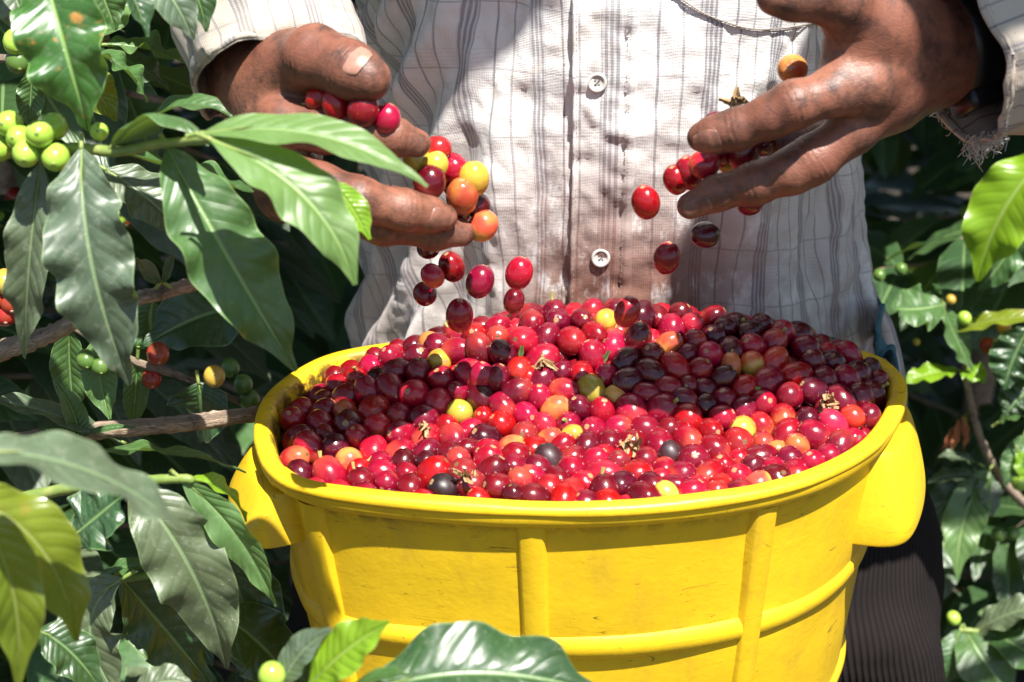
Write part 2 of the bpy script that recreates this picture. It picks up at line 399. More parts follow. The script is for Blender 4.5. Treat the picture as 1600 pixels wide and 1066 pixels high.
b4 = stem(left, [(150, 470, 0.02), (215, 466, 0.015), (262, 455, 0.02), (330, 436, 0.05), (400, 420, 0.1)], 0.0042, 0.0034, BARK, 9, 0.09, 8)
b5 = stem(left, [(-330, 780, 0.12), (-100, 720, 0.03), (35, 690, 0.0), (150, 674, 0.0), (270, 664, 0.01), (340, 655, 0.02), (430, 643, 0.055), (480, 640, 0.12)], 0.0052, 0.0042, BARK, 9, 0.08, 9)
b6 = stem(left, [(100, 500, 0.05), (200, 560, 0.05), (290, 592, 0.055), (400, 640, 0.08), (440, 660, 0.15)], 0.0026, 0.0018, BARK, 7, 0.06, 10)
H(b4, (252, 440, 0.01), (212, 404, 0.0), 34, 'grey', (-4, 4, 0), (0.1, 0.5, 0.9), 0.2, 0.001, 2, 27)
H(b4, (252, 440, 0.01), (272, 398, 0.0), 30, 'grey', (4, 4, 0), (0.1, 0.5, 0.9), 0.2, 0.001, 2, 28)
H(b5, (122, 690, -0.01), (88, 596, -0.01), 40, 'mid', (22, 10, 0), (0.4, 0.3, 0.8), 0.3, 0.002, 2, 29)
H(b5, (120, 684, -0.01), (212, 668, -0.01), 22, 'mid', (0, -12, 0), (0, 0.8, 0.4), 0.1, 0.001, 2, 30)
H(b5, (110, 688, -0.012), (60, 668, -0.01), 30, 'mid', (0, -4, 0), (0, 0.8, 0.5), 0.2, 0.003, 2, 31)
H(b6, (150, 530, 0.04), (172, 655, 0.03), 54, 'fresh', (-10, 0, 0), (0.0, 0.35, 0.9), 0.15, 0.003, 2.5, 32)
H(b6, (108, 512, 0.05), (118, 650, 0.05), 60, 'mid', (-8, 0, 0), (0.0, 0.35, 0.9), 0.15, 0.003, 2.5, 33)
H(b6, (215, 560, 0.05), (208, 670, 0.05), 40, 'mid', (0, 0, 0), (0.3, 0.3, 0.9), 0.2, 0.003, 2.5, 34)
H(b6, (240, 470, 0.12), (250, 545, 0.12), 120, 'mid', (-20, 0, 0), (0.2, 0.3, 0.9), 0.1, 0.003, 2.5, 35)
H(b6, (420, 470, 0.13), (225, 540, 0.10), 130, 'dark', (-10, -25, 0), (0.0, 0.5, 0.9), 0.1, 0.003, 2.5, 36)
H(b6, (310, 598, 0.05), (312, 690, 0.06), 104, 'dark', (5, -10, -0.01), (0.0, 0.6, 0.8), 0.12, 0.003, 2.5, 37)
H(b5, (190, 690, 0.0), (-30, 620, -0.02), 60, 'grey', (0, -20, 0), (0.0, 0.8, 0.5), 0.12, 0.003, 2.5, 38)
for (x, y, Y, c, r) in [(15, 194, -.085, 'green', 6.3), (62, 210, -.10, 'green', 6.3), (84, 198, -.085, 'green', 6.5), (31, 216, -.09, 'green', 6.0), (-2, 232, -.085, 'green', 6.2), (41, 240, -.10, 'green', 6.2), (87, 246, -.10, 'green', 6.4), (155, 206, -.09, 'green', 4.3)]:
    berry(b1, UY(x, y, Y), r / 1000 * 0.93, c, (0.1 if x > 40 else -0.2, -0.9, -0.15 if y > 220 else 0.3))
for (x, y, Y, c, r) in [(247, 553, .045, 'red', 6.3), (237, 592, .05, 'red', 5.5), (335, 588, .045, 'yellow', 6), (135, 562, .03, 'darkgreen', 5.5), (157, 571, .03, 'darkgreen', 5.5), (380, 600, .07, 'darkgreen', 5.5), (390, 625, .07, 'darkgreen', 6), (360, 575, .08, 'darkgreen', 5.5)]:
    berry(b6, UY(x, y, Y), r / 1000, c)
for (x, y, c) in [(8, 440, 'yellow'), (18, 472, 'red'), (8, 490, 'red'), (-8, 465, 'red'), (26, 66, 'green'), (30, 95, 'darkgreen')]:
    berry(b3, UY(x, y, 0.03 if y > 100 else 0.02), 0.0066, c)
b7 = stem(left, [(-200, 90, 0.08), (0, 92, 0.04), (60, 90, 0.04), (120, 70, 0.05), (170, 60, 0.06)], 0.0024, 0.002, BARK, 7, 0.1, 11)
H(b7, (168, 70, 0.05), (300, 105, 0.06), 80, 'fresh', (10, -20, 0), (0.2, 0.8, 0.4), 0.2, 0.005, 2.5, 41)
H(b7, (160, 55, 0.05), (185, -60, 0.06), 80, 'fresh', (5, 0, 0), (0.2, 0.5, 0.8), 0.2, 0.005, 2.5, 42)
H(b7, (155, 85, 0.05), (265, 140, 0.06), 66, 'grey', (10, -20, 0), (0.2, 0.8, 0.7), 0.2, 0.005, 2.5, 43)
H(b7, (120, 90, 0.04), (182, 190, 0.04), 60, 'olive', (0, 0, 0), (0.2, 0.4, 0.8), 0.2, 0.005, 2.5, 44)
H(b7, (50, 110, 0.05), (45, 200, 0.05), 44, 'mid', (0, 0, 0), (0.2, 0.4, 0.8), 0.2, 0.005, 2.5, 45)
H(b7, (145, 80, 0.03), (230, 160, 0.03), 74, 'mid', (20, -20, 0), (0.2, 0.8, 0.3), 0.2, 0.005, 2.5, 46)
# low branches, bottom left
c1 = stem(left, [(-330, 700, -0.05), (-200, 690, -0.18), (-90, 705, -0.26), (-30, 720, -0.28)], 0.004, 0.002, STEM, seed=21)
H(c1, (-45, 705, -0.29), (300, 838, -0.26), 128, 'grey', (25, -75, 0.0), (0.1, 0.8, 0.55), 0.10, 0.003, 2.8, 51)
H(c1, (-60, 770, -0.25), (120, 1003, -0.24), 118, 'olive', (65, -65, 0.0), (0.2, 0.6, 0.7), 0.25, 0.004, 2.6, 52)
H(c1, (-50, 790, -0.27), (28, 1075, -0.27), 96, 'olive', (55, -50, 0.0), (0.3, 0.5, 0.8), 0.28, 0.003, 2.6, 53)
c2 = stem(left, [(-330, 860, 0.0), (-60, 800, -0.08), (100, 765, -0.1), (205, 753, -0.11), (285, 748, -0.115), (300, 752, -0.115)], 0.0034, 0.0018, STEM, seed=22)
H(c2, (203, 756, -0.115), (355, 1045, -0.11), 128, 'grey', (35, -30, -0.02), (-0.1, 0.5, 0.85), 0.10, 0.004, 3.3, 54)
H(c2, (285, 750, -0.115), (432, 948, -0.12), 66, 'fresh', (25, -20, -0.0), (-0.5, 0.45, 0.75), 0.25, 0.004, 2.6, 55)
H(c2, (300, 748, -0.11), (385, 815, -0.10), 60, 'lime', (25, -25, 0.0), (0.3, 0.8, 0.3), 0.2, 0.003, 2.6, 56)
H(c2, (130, 712, -0.08), (385, 738, -0.06), 62, 'mid', (0, -42, 0.0), (0.0, 0.9, 0.15), 0.1, 0.004, 3.0, 57)
H(c2, (112, 838, -0.13), (195, 770, -0.13), 120, 'dark', (0, 0, 0.0), (0.0, 0.5, 0.8), 0.1, 0.004, 3.0, 58)
c3 = stem(left, [(-330, 1000, 0.0), (-60, 940, -0.08), (100, 915, -0.1), (185, 905, -0.11), (260, 895, -0.115)], 0.0030, 0.0018, STEM, seed=23)
H(c3, (190, 905, -0.12), (200, 1110, -0.13), 100, 'grey', (-110, -40, -0.0), (-0.1, 0.45, 0.85), 0.12, 0.004, 3.0, 59)
H(c3, (150, 905, -0.11), (250, 885, -0.11), 50, 'mid', (0, -22, 0.0), (0.0, 0.9, 0.35), 0.1, 0.003, 3.0, 60)
H(c3, (190, 905, -0.1), (330, 1070, -0.08), 110, 'dark', (-5, -10, 0.0), (0.1, 0.4, 0.85), 0.12, 0.005, 3.0, 61)
H(c3, (60, 985, -0.16), (160, 1080, -0.16), 80, 'dark', (0, -30, 0.0), (0.1, 0.6, 0.7), 0.12, 0.004, 3.0, 62)
H(c3, (205, 1090, -0.2), (300, 1070, -0.2), 60, 'grey', (0, -30, 0.0), (0.1, 0.7, 0.7), 0.12, 0.004, 3.0, 63)
H(c3, (350, 860, 0.0), (400, 1080, 0.0), 130, 'dark', (10, -30, 0.0), (0.1, 0.4, 0.8), 0.12, 0.004, 3.0, 64)
H(c3, (340, 960, -0.02), (470, 1090, 0.0), 110, 'dark', (10, -30, 0.0), (0.1, 0.5, 0.8), 0.12, 0.004, 3.0, 65)
rsL = np.random.RandomState(5)
for k in range(30):
    z = 0.35 + 1.25 * k / 29
    random_branch(left, (-0.61 + rsL.uniform(-.01, .01), 0.2, z), (1.0, rsL.uniform(-0.25, 1.1), rsL.uniform(0, .5)), rsL.uniform(0.3, 0.5), rsL, 0.115, ('dark', 'mid', 'dark', 'grey'), ok_left, 0.6, 0.0035, 0.12)

# --- foreground shoot under the basket
shoot = empty('coffee_seedling', (-0.10, -0.26, 0), 'young coffee shoot in front of the basket with lime leaf and large dark leaf', 'coffee plant')
v, f, u = tube([(-0.10, -0.26, -0.02), (-0.11, -0.25, 0.3), (-0.112, -0.25, 0.5), (-0.112, -0.25, 0.62), UY(530, 1180, -0.25), UY(520, 1130, -0.248), UY(500, 1085, -0.245)], [0.006, 0.005, 0.003, 0.0015], 8, 40, 0.05, 4)
mk('trunk', v, f, STEM, shoot, uv=u)
H(shoot, (583, 1078, -0.25), (948, 1085, -0.24), 165, 'dark', (-20, -62, 0.0), (0.0, 0.62, 0.85), 0.10, 0.005, 2.4, 71, label='large glossy dark leaf', body=0.45)
H(shoot, (484, 1070, -0.245), (608, 972, -0.25), 84, 'lime', (-10, -12, 0.0), (-0.3, 0.5, 1.0), 0.10, 0.003, 3, 72, label='bright lime young leaf')
H(shoot, (436, 1078, -0.24), (518, 983, -0.24), 60, 'grey', (-18, -18, 0.0), (-0.2, 0.6, 0.8), 0.15, 0.002, 3, 73)
H(shoot, (475, 1075, -0.235), (500, 1010, -0.235), 40, 'dark', (-5, 0, 0.0), (0.2, 0.6, 0.8), 0.15, 0.002, 3, 74)
H(shoot, (540, 1082, -0.25), (640, 1055, -0.26), 40, 'mid', (0, -22, 0.0), (0.0, 0.9, 0.5), 0.15, 0.002, 3, 75)
berry(shoot, UY(425, 1056, -0.24), 0.0052, 'green', (0, -0.2, 1))

# --- right tree
right = empty('coffee_tree', (0.72, 0.62, 0), 'shaded coffee tree at the right with one sunlit lime leaf and a red cherry', 'coffee tree')
v, f, u = tube([(0.72, 0.62, -0.02), (0.70, 0.60, 0.5), (0.73, 0.63, 1.1), (0.7, 0.62, 1.8)], [0.02, 0.017, 0.013, 0.006], 10, 40, 0.04, 3)
mk('trunk', v, f, BARK, right, uv=u)
YSH[0] = 0.13                                # the lit shoots of this tree stand clear of the picker's sleeve
d1 = stem(right, [(1900, 900, 0.62), (1700, 850, 0.5), (1610, 795, 0.36), (1560, 740, 0.33), (1530, 680, 0.31), (1515, 620, 0.30), (1500, 540, 0.30), (1470, 470, 0.31)], 0.0052, 0.002, BARK, 9, 0.08, 31)
H(d1, (1640, 240, 0.29), (1528, 440, 0.29), 112, 'lime', (-30, -25, -0.01), (-0.1, 0.5, 0.85), 0.12, 0.005, 2.8, 81, label='brightly sunlit lime leaf hanging tip down')
H(d1, (1620, 330, 0.32), (1530, 455, 0.32), 60, 'mid', (-10, 20, 0.0), (0.0, 0.5, 0.85), 0.12, 0.005, 2.8, 82)
H(d1, (1475, 475, 0.30), (1392, 480, 0.28), 75, 'mid', (-5, 10, 0.0), (0.0, 0.5, 0.85), 0.12, 0.005, 2.8, 83)
H(d1, (1490, 520, 0.30), (1640, 500, 0.28), 36, 'olive', (0, -25, 0.0), (0.0, 0.7, 0.65), 0.12, 0.004, 2.8, 84)
H(d1, (1475, 480, 0.30), (1520, 580, 0.29), 44, 'mid', (-4, 0, 0.0), (0.2, 0.5, 0.85), 0.12, 0.004, 2.8, 85)
H(d1, (1498, 578, 0.30), (1410, 600, 0.28), 42, 'lime', (-5, -10, 0.0), (0.0, 0.8, 0.55), 0.12, 0.004, 2.8, 86)
H(d1, (1500, 578, 0.30), (1538, 600, 0.28), 42, 'lime', (5, -12, 0.0), (0.0, 0.6, 0.75), 0.12, 0.004, 2.8, 87)
H(d1, (1610, 510, 0.28), (1570, 610, 0.27), 76, 'dark', (-12, 0, 0.0), (0.0, 0.5, 0.85), 0.05, 0.006, 5, 88)
H(d1, (1620, 600, 0.28), (1570, 650, 0.27), 60, 'dark', (-12, 0, 0.0), (0.0, 0.5, 0.85), 0.05, 0.006, 5, 89)
H(d1, (1545, 735, 0.31), (1497, 903, 0.27), 66, 'fresh', (-28, -15, 0.0), (0.0, 0.35, 0.9), 0.12, 0.003, 2.8, 90, label='pale leaf with a yellow margin hanging tip down')
H(d1, (1530, 742, 0.31), (1436, 842, 0.30), 56, 'grey', (-10, -12, 0.0), (0.0, 0.5, 0.8), 0.15, 0.004, 2.8, 91)
H(d1, (1530, 742, 0.31), (1550, 808, 0.29), 44, 'grey', (10, -12, 0.0), (0.2, 0.5, 0.8), 0.15, 0.004, 2.8, 92)
H(d1, (1530, 725, 0.31), (1466, 715, 0.29), 34, 'grey', (0, -12, 0.0), (0.0, 0.8, 0.5), 0.15, 0.004, 2.8, 93)
H(d1, (1530, 742, 0.31), (1450, 755, 0.30), 34, 'grey', (-10, -10, 0.0), (0.0, 0.8, 0.5), 0.15, 0.004, 2.8, 94)
H(d1, (1600, 680, 0.32), (1570, 760, 0.3), 40, 'mid', (0, 0, 0.0), (0.0, 0.6, 0.8), 0.15, 0.004, 2.8, 95)
H(d1, (1560, 660, 0.32), (1620, 650, 0.3), 40, 'mid', (0, -15, 0.0), (0.0, 0.8, 0.6), 0.15, 0.004, 2.8, 96)
H(d1, (1590, 705, 0.31), (1612, 760, 0.3), 36, 'lime', (0, 0, 0.0), (0.0, 0.6, 0.8), 0.15, 0.004, 2.8, 97)
for (x, y, c, r) in [(1543, 540, 'red', 6.5), (1507, 497, 'green', 5.5), (1569, 512, 'orange', 6), (1592, 755, 'green', 6.5), (1486, 468, 'yellow', 4), (1432, 534, 'yellow', 3), (1374, 430, 'darkgreen', 5), (1408, 420, 'darkgreen', 5), (1560, 835, 'darkgreen', 6), (1583, 833, 'darkgreen', 6)]:
    berry(d1, UY(x, y, 0.30), r / 1000, c)
d2 = stem(right, [(1900, 1250, 0.6), (1750, 1120, 0.45), (1620, 1020, 0.3), (1540, 990, 0.27), (1498, 985, 0.27)], 0.004, 0.002, STEM, 8, 0.08, 32)
H(d2, (1520, 990, 0.27), (1640, 950, 0.25), 62, 'grey', (0, -25, 0.0), (0.0, 0.8, 0.6), 0.12, 0.003, 2.8, 101)
H(d2, (1510, 985, 0.27), (1590, 1100, 0.23), 96, 'mid', (-10, 0, -0.02), (-0.1, 0.6, 0.8), 0.12, 0.003, 2.8, 102)
H(d2, (1545, 985, 0.27), (1660, 1060, 0.23), 76, 'mid', (0, -10, -0.02), (0.0, 0.7, 0.7), 0.12, 0.003, 2.8, 103)
H(d2, (1500, 985, 0.27), (1480, 1075, 0.25), 50, 'mid', (-5, 0, -0.02), (0.0, 0.6, 0.8), 0.12, 0.003, 2.8, 104)
berry(d2, UY(1490, 966, 0.27), 0.006, 'green')
dead = simple('dry_leaf', (0.30, 0.09, 0.03), 0.8, (0.45, 0.17, 0.07), 80, 0.4)
for i, (x0, y0, x1, y1) in enumerate([(1497, 655, 1480, 712), (1503, 650, 1505, 705), (1488, 668, 1470, 705)]):
    g = leaf_geom(UY(x0, y0, .31), UY((x0 + x1) / 2 + 5, (y0 + y1) / 2, .30), UY(x1, y1, .31), 0.009, camn((0.3, 0.3, 0.9)), 0.6, 0.001, 3, 110 + i, nu=14)
    o = mk('dry_leaf', g[0], g[1], dead, d1, uv=g[2])
YSH[0] = 0.0
rsR = np.random.RandomState(9)
for k in range(30):
    z = 0.2 + 1.55 * k / 29
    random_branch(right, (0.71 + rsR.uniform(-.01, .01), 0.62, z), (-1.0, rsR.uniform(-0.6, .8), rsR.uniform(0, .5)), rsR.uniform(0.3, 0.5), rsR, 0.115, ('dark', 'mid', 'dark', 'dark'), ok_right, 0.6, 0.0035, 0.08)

# --- trees behind the picker
rsB = np.random.RandomState(12)
desc = ['dark coffee tree standing behind the picker\'s right shoulder, left of the shirt', 'dense unlit coffee tree directly behind the picker\'s back', 'shaded coffee tree farther back, seen between the shirt and the right edge']
for k, (tx, ty) in enumerate([(-0.62, 0.95), (0.12, 1.15), (0.62, 1.25)]):
    tr = empty('coffee_tree', (tx, ty, 0), desc[k], 'coffee tree')
    v, f, u = tube([(tx, ty, -0.02), (tx + .01, ty, 0.6), (tx - .02, ty + .02, 1.3), (tx, ty, 2.1)], [0.022, 0.018, 0.013, 0.006], 9, 30, 0.04, k)
    mk('trunk', v, f, BARK, tr, uv=u)
    for j in range(22):
        a = rsB.uniform(0, 6.28); z = 0.3 + 1.7 * j / 21
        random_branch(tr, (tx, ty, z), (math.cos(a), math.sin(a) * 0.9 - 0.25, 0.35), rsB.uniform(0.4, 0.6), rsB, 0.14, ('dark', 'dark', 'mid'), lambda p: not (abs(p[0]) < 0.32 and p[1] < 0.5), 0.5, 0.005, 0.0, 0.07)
def foliage_mass(name, label, n, box, seed, size=(0.09, 0.16), test=None):
    rs = np.random.RandomState(seed); parts = []
    base = [leaf_geom((0, 0, 0), (0.5, 0, rs.uniform(.05, .15)), (1, 0, rs.uniform(-.2, 0)), 0.4, (0, 0, 1), 0.16, 0.02, 2, 5 + k, nu=8, vv=np.array([-1, -.4, 0, .4, 1])) for k in range(4)]
    c = 0
    while c < n:
        p = np.array([rs.uniform(*box[0]), rs.uniform(*box[1]), rs.uniform(*box[2])])
        if test and not test(p): continue
        g = base[rs.randint(4)]; d = nrm([rs.uniform(-1, 1), rs.uniform(-1, .3), rs.uniform(-.9, .2)]); nn = nrm([rs.uniform(-.4, .4), rs.uniform(-.7, .2), 1])
        y = nrm(np.cross(nn, d)); z = np.cross(d, y); R = np.stack([d, y, z], 0)
        parts.append((p + (g[0] * rs.uniform(*size)) @ R, g[1], g[2])); c += 1
    V, F, uv = merge(parts)
    o = mk(name, V, F, LM['dark'], uv=uv); tag(o, label, 'foliage', kind='stuff')
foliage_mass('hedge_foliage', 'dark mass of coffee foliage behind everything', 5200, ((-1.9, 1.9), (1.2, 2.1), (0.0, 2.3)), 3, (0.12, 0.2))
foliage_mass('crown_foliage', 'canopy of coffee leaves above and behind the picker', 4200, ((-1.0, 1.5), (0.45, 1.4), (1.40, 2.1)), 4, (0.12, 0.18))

# --- unseen banana plant added for its shade on shirt, watch hand and heap
def shade_plant():
    h = 0.95
    S0 = lambda X, Y, hh=h: np.array([X + 0.21 * hh, Y - 0.39 * hh, BZ + hh])
    t = empty('added_shade_plant', (1.25, -0.10, 0), 'unseen tall banana added right of the picker, leaves placed overhead to cast shade', 'added shade plant')
    v, f, u = tube([(1.25, -.10, -.02), (1.24, -.10, .8), (1.22, -.12, 1.5), (1.16, -.14, 1.95)], [.09, .08, .06, .035], 14, 40, .02, 5)
    mk('trunk', v, f, STEM, t, uv=u)
    for (b, m_, e, w, sd) in (((.30, .145), (.18, .155), (.050, .145), .21, 1), ((-.40, .25), (-.22, .235), (-.035, .215), .125, 2), ((.20, .46), (.0, .46), (-.35, .42), .24, 3), ((.185, .055), (.13, .062), (.055, .080), .088, 4)):
        P0, P1, P2 = S0(*b), S0(*m_) + np.array([0, 0, .02]), S0(*e, h - .05)
        g = leaf_geom(P0, P1, P2, w, (0.05, -0.1, 1), 0.12, 0.008, 5, 300 + sd, nu=70)
        l = mk('leaf', g[0], g[1], LM['fresh'], t, uv=g[2])
        top = np.array([1.18, -.13, 1.9 + .05 * sd]); v, f, u = tube([top, top * .5 + P0 * .5 + np.array([0, 0, .12]), P0, P0 * .5 + P1 * .5 - np.array([0, 0, .004])], [.02, .012, .008, .004], 8, 40, .02, 6)
        mk('leaf_stalk', v, f, STEM, t, uv=u)
shade_plant()

# ------------------------------------------------------------------ basket
RIMPX = [(425,735),(405,700),(398,665),(410,625),(440,592),(490,565),(545,548),(640,535),(800,522),(1000,516),(1180,522),(1290,538),(1370,555),(1405,580),(1415,612),(1400,655),(1360,700),(1290,740),(1200,768),(1080,788),(950,798),(820,797),(680,790),(540,775),(460,757)]
RIM = catmull([UZ(x, y, BZ)[:2] for x, y in RIMPX], 240, True)
for _ in range(3): RIM = (np.roll(RIM, 1, 0) + RIM * 2 + np.roll(RIM, -1, 0)) / 4
RN = np.roll(RIM, -1, 0) - np.roll(RIM, 1, 0); RN = np.stack([-RN[:, 1], RN[:, 0]], 1); RN /= np.linalg.norm(RN, axis=1)[:, None]
CEN = np.array([0.008, 0.012])
if ((RIM - CEN) * RN).sum() < 0: RN = -RN
nzr = Noise2(31)
def wall(u, z, off):
    """point on the basket wall at outline index u (float), height z below the rim, offset outward"""
    i = int(math.floor(u)) % 240; j = (i + 1) % 240; fr = u - math.floor(u)
    p = RIM[i] * (1 - fr) + RIM[j] * fr; n = nrm(RN[i] * (1 - fr) + RN[j] * fr)
    s = 1 + 0.66 * z if z < 0 else 1
    q = CEN + (p - CEN) * s + n * off + np.array([0.018 * (-min(z, 0)), 0])
    return np.array([q[0], q[1], BZ + z])
def uat(px, front=True):
    best = None
    for i in range(240):
        x, y, _ = proj([RIM[i][0], RIM[i][1], BZ]); cy = RIM[i][1] < CEN[1]
        if cy == front and (best is None or abs(x - px) < best[0]): best = (abs(x - px), i)
    return best[1]
def plastic():
    m = M('yellow_plastic'); P = m.co('Object'); n = m.noise(P, 14, 5, 0.65); n2 = m.noise(P, 350, 3, 0.7)
    dirt = m.attr('dirt')
    c = m.mix(m.ss(n, 0.3, 0.75), (0.82, 0.54, 0.014), (0.74, 0.46, 0.010))
    # scuffs: thin warped streaks
    for sc, rot in ((26, 0.4), (21, -0.35), (33, 1.2), (44, 0.1)):
        mp = m.new('Mapping'); m.put(mp.inputs[0], P); mp.inputs[2].default_value = (rot * 0.4, rot, rot); mp.inputs[3].default_value = (0.16, 0.16, 1.6)
        w = m.noise(mp.outputs[0], sc * 4, 1, 0.4, 0.8); k = m.f('MULTIPLY', m.ss(m.f('ABSOLUTE', m.f('SUBTRACT', w, 0.5)), 0.004, 0.0), m.ss(m.noise(P, sc + 9, 2), 0.54, 0.62))
        c = m.mix(m.f('MULTIPLY', k, 0.85), c, (0.16, 0.09, 0.01))
    spots = m.ss(m.noise(P, 170, 3, 0.6), 0.70, 0.76)
    c = m.mix(m.f('MULTIPLY', spots, 0.5), c, (0.2, 0.1, 0.02))
    dn = m.f('MULTIPLY', dirt, m.ss(m.noise(P, 95, 5, 0.7), 0.42, 0.56))
    c = m.mix(dn, c, (0.045, 0.025, 0.012))
    c = m.mix(m.f('MULTIPLY', m.ss(m.noise(m.mapv(P, (1, 1, .4)), 30, 4, 0.7), 0.50, 0.72), 0.42), c, (0.50, 0.30, 0.03))
    m.bump(m.f('ADD', m.f('MULTIPLY', n2, 0.25), m.f('MULTIPLY', n, 2.5)), 0.35, 0.0012)
    return m.bsdf(Base_Color=c, Roughness=m.f('ADD', 0.33, m.f('MULTIPLY', n2, 0.2)), Specular_IOR_Level=0.5, Subsurface_Weight=0.0)
YEL = plastic()
basket = empty('harvest_basket', (0, 0, BZ - 0.28), 'yellow plastic harvest basket heaped with coffee cherries, tied at the picker\'s waist', 'basket')
def build_basket():
    prof = [(-0.0085, -0.245, .3), (-0.0085, -0.10, .3), (-0.0085, -0.03, .8), (-0.0085, -0.012, .9), (-0.0085, -0.004, .9), (-0.0078, -0.001, .7), (-0.0062, 0.0006, .3), (-0.003, 0.0010, .05), (-0.0004, 0.0006, 0), (0.0012, -0.0008, 0), (0.0017, -0.003, 0), (0.0017, -0.0062, 0), (0.0008, -0.0088, 0), (-0.0012, -0.0106, .1), (-0.0042, -0.0118, .5), (-0.0050, -0.0135, .6), (-0.0050, -0.017, .15)]
    for z in np.linspace(-0.022, -0.255, 30): prof.append((-0.0050, z, 0.0))
    prof += [(-0.012, -0.262, 0), (-0.06, -0.262, 0)]
    V = []; A = []
    for k, (off, z, d) in enumerate(prof):
        for i in range(240):
            th = i / 240 * 14
            dz = 0.0011 * nzr(th, 3) * (z > -0.02); do = 0.0007 * nzr(th * 1.7, 9)
            p = wall(i, z + dz if z < 0 else z, off + do); p[2] += dz if z >= 0 else 0
            if z < -0.02: p[:2] += RN[i] * 0.0012 * float(nzr(th * 0.8, z * 30))
            leftback = 1.0 if RIM[i][0] < -0.09 else (0.55 if RIM[i][0] > 0.1 else 0.5)
            V.append(p); A.append(d * leftback)
    F = [[b, a, d, c] for a, b, c, d in grid_faces(len(prof), 240, False, True)]
    F.append([(len(prof) - 1) * 240 + i for i in range(240)])
    # the inner floor closes the inside
    F.append([i for i in range(240)][::-1])
    mk('body', V, F, YEL, basket, attrs={'dirt': A})
    # a second folded lip riding on the front of the rim
    u0, u1 = uat(470), uat(1392)
    us = []; u = uat(425) + 0.0
    ia, ib = uat(408), uat(1385)
    n = (ia - ib) % 240
    if n > 130: ia, ib = ib, ia; n = (ia - ib) % 240
    us = [ib + k * n / 110 for k in range(111)]
    sect = [(-0.0058, 0.0008), (-0.0056, 0.0020), (-0.0042, 0.0029), (-0.0015, 0.0030), (0.0008, 0.0025), (0.0024, 0.0015), (0.0030, -0.0010), (0.0024, -0.0026), (0.0012, -0.0028)]
    V = []
    for k, u in enumerate(us):
        e = smooth(0, 5, k) * smooth(0, 5, 110 - k)
        for off, z in sect:
            V.append(wall(u, 0.0 + z * (0.25 + 0.75 * e) * (1 + 0.18 * float(nzr(u * 0.11, 5))) if z > 0 else z, off * (0.7 + 0.3 * e)))
    F = grid_faces(len(us), len(sect)); mk('rim_lip', V, F, YEL, basket, attrs={'dirt': [0.12] * len(V)})
    def rib(px, w, front=True):
        uc = uat(px, front); d = np.linalg.norm(RIM[(uc + 1) % 240] - RIM[uc]); hw = w / 2 / d
        zs = np.linspace(-0.0110, -0.25, 40); V = []
        q = [(-1.12, -0.0010), (-1.0, 0.0004), (-0.86, 0.0026), (-0.7, 0.0034), (0, 0.0038), (0.7, 0.0034), (0.86, 0.0026), (1.0, 0.0004), (1.12, -0.0010)]
        for z in zs:
            for a, o_ in q: V.append(wall(uc + a * hw * (1 + 0.25 * z), z, -0.0050 + o_))
        mk('rib', V, [[b, a, d, c] for a, b, c, d in grid_faces(len(zs), len(q))], YEL, basket, attrs={'dirt': [0.0] * len(V)})
    for px in (470, 826, 1203): rib(px, 0.0145)
    for px in (520, 900, 1280): rib(px, 0.0145, False)
    for zc, hh in ((-0.0845, 0.0066), (-0.170, 0.006)):
        V = []; q = [(-1.25, -0.001), (-1.0, 0.0004), (-0.7, 0.0024), (0, 0.0030), (0.7, 0.0024), (1.0, 0.0004), (1.25, -0.001)]
        for i in range(240):
            for a, o_ in q: V.append(wall(i, zc + a * hh, -0.0050 + o_))
        mk('band', V, grid_faces(240, len(q), True, False), YEL, basket, attrs={'dirt': [0.0] * len(V)})
    # two moulded hollow handles
    for ua, ub, zsc, osc in ((uat(1372), uat(1405, False), 0.95, 0.74), (uat(440), uat(405, False), 0.50, 0.72)):
        n = (ub - ua) % 240
        if n > 120: ua, ub = ub, ua; n = (ub - ua) % 240
        ua += n * 0.02; n *= 0.96
        rows = [(-0.0125, -0.006), (-0.0128, 0.004), (-0.0165, 0.0090), (-0.034, 0.0190), (-0.052, 0.0275), (-0.0615, 0.0300), (-0.0658, 0.0298), (-0.0676, 0.0280), (-0.0682, 0.0235), (-0.0682, 0.006), (-0.067, -0.008)]
        rows = [(-0.012 + (a + 0.012) * zsc, o_ * (osc if o_ > 0 else 1)) for a, o_ in rows]
        cols = 17; V = []
        for z, off in rows:
            for c in range(cols):
                s = c / (cols - 1) * 2 - 1; s = math.copysign(abs(s) ** 0.6, s); e = (1 - abs(s) ** 9); wdt = 0.80 + 0.20 * smooth(-0.01, -0.05, -abs(z)) if False else 0.86 + 0.14 * min(1, -z / 0.05)
                o_ = -0.008 + (off + 0.008) * e; V.append(wall(ua + n * (0.5 + 0.5 * s * wdt), z, o_))
        Fh = [[b, a, d, c] for a, b, c, d in grid_faces(len(rows), cols)]
        h = mk('handle', V, Fh, YEL, basket, attrs={'dirt': [0.05] * len(V)})
        sb = h.modifiers.new('sub', 'SUBSURF'); sb.levels = 2; sb.render_levels = 2
build_basket()

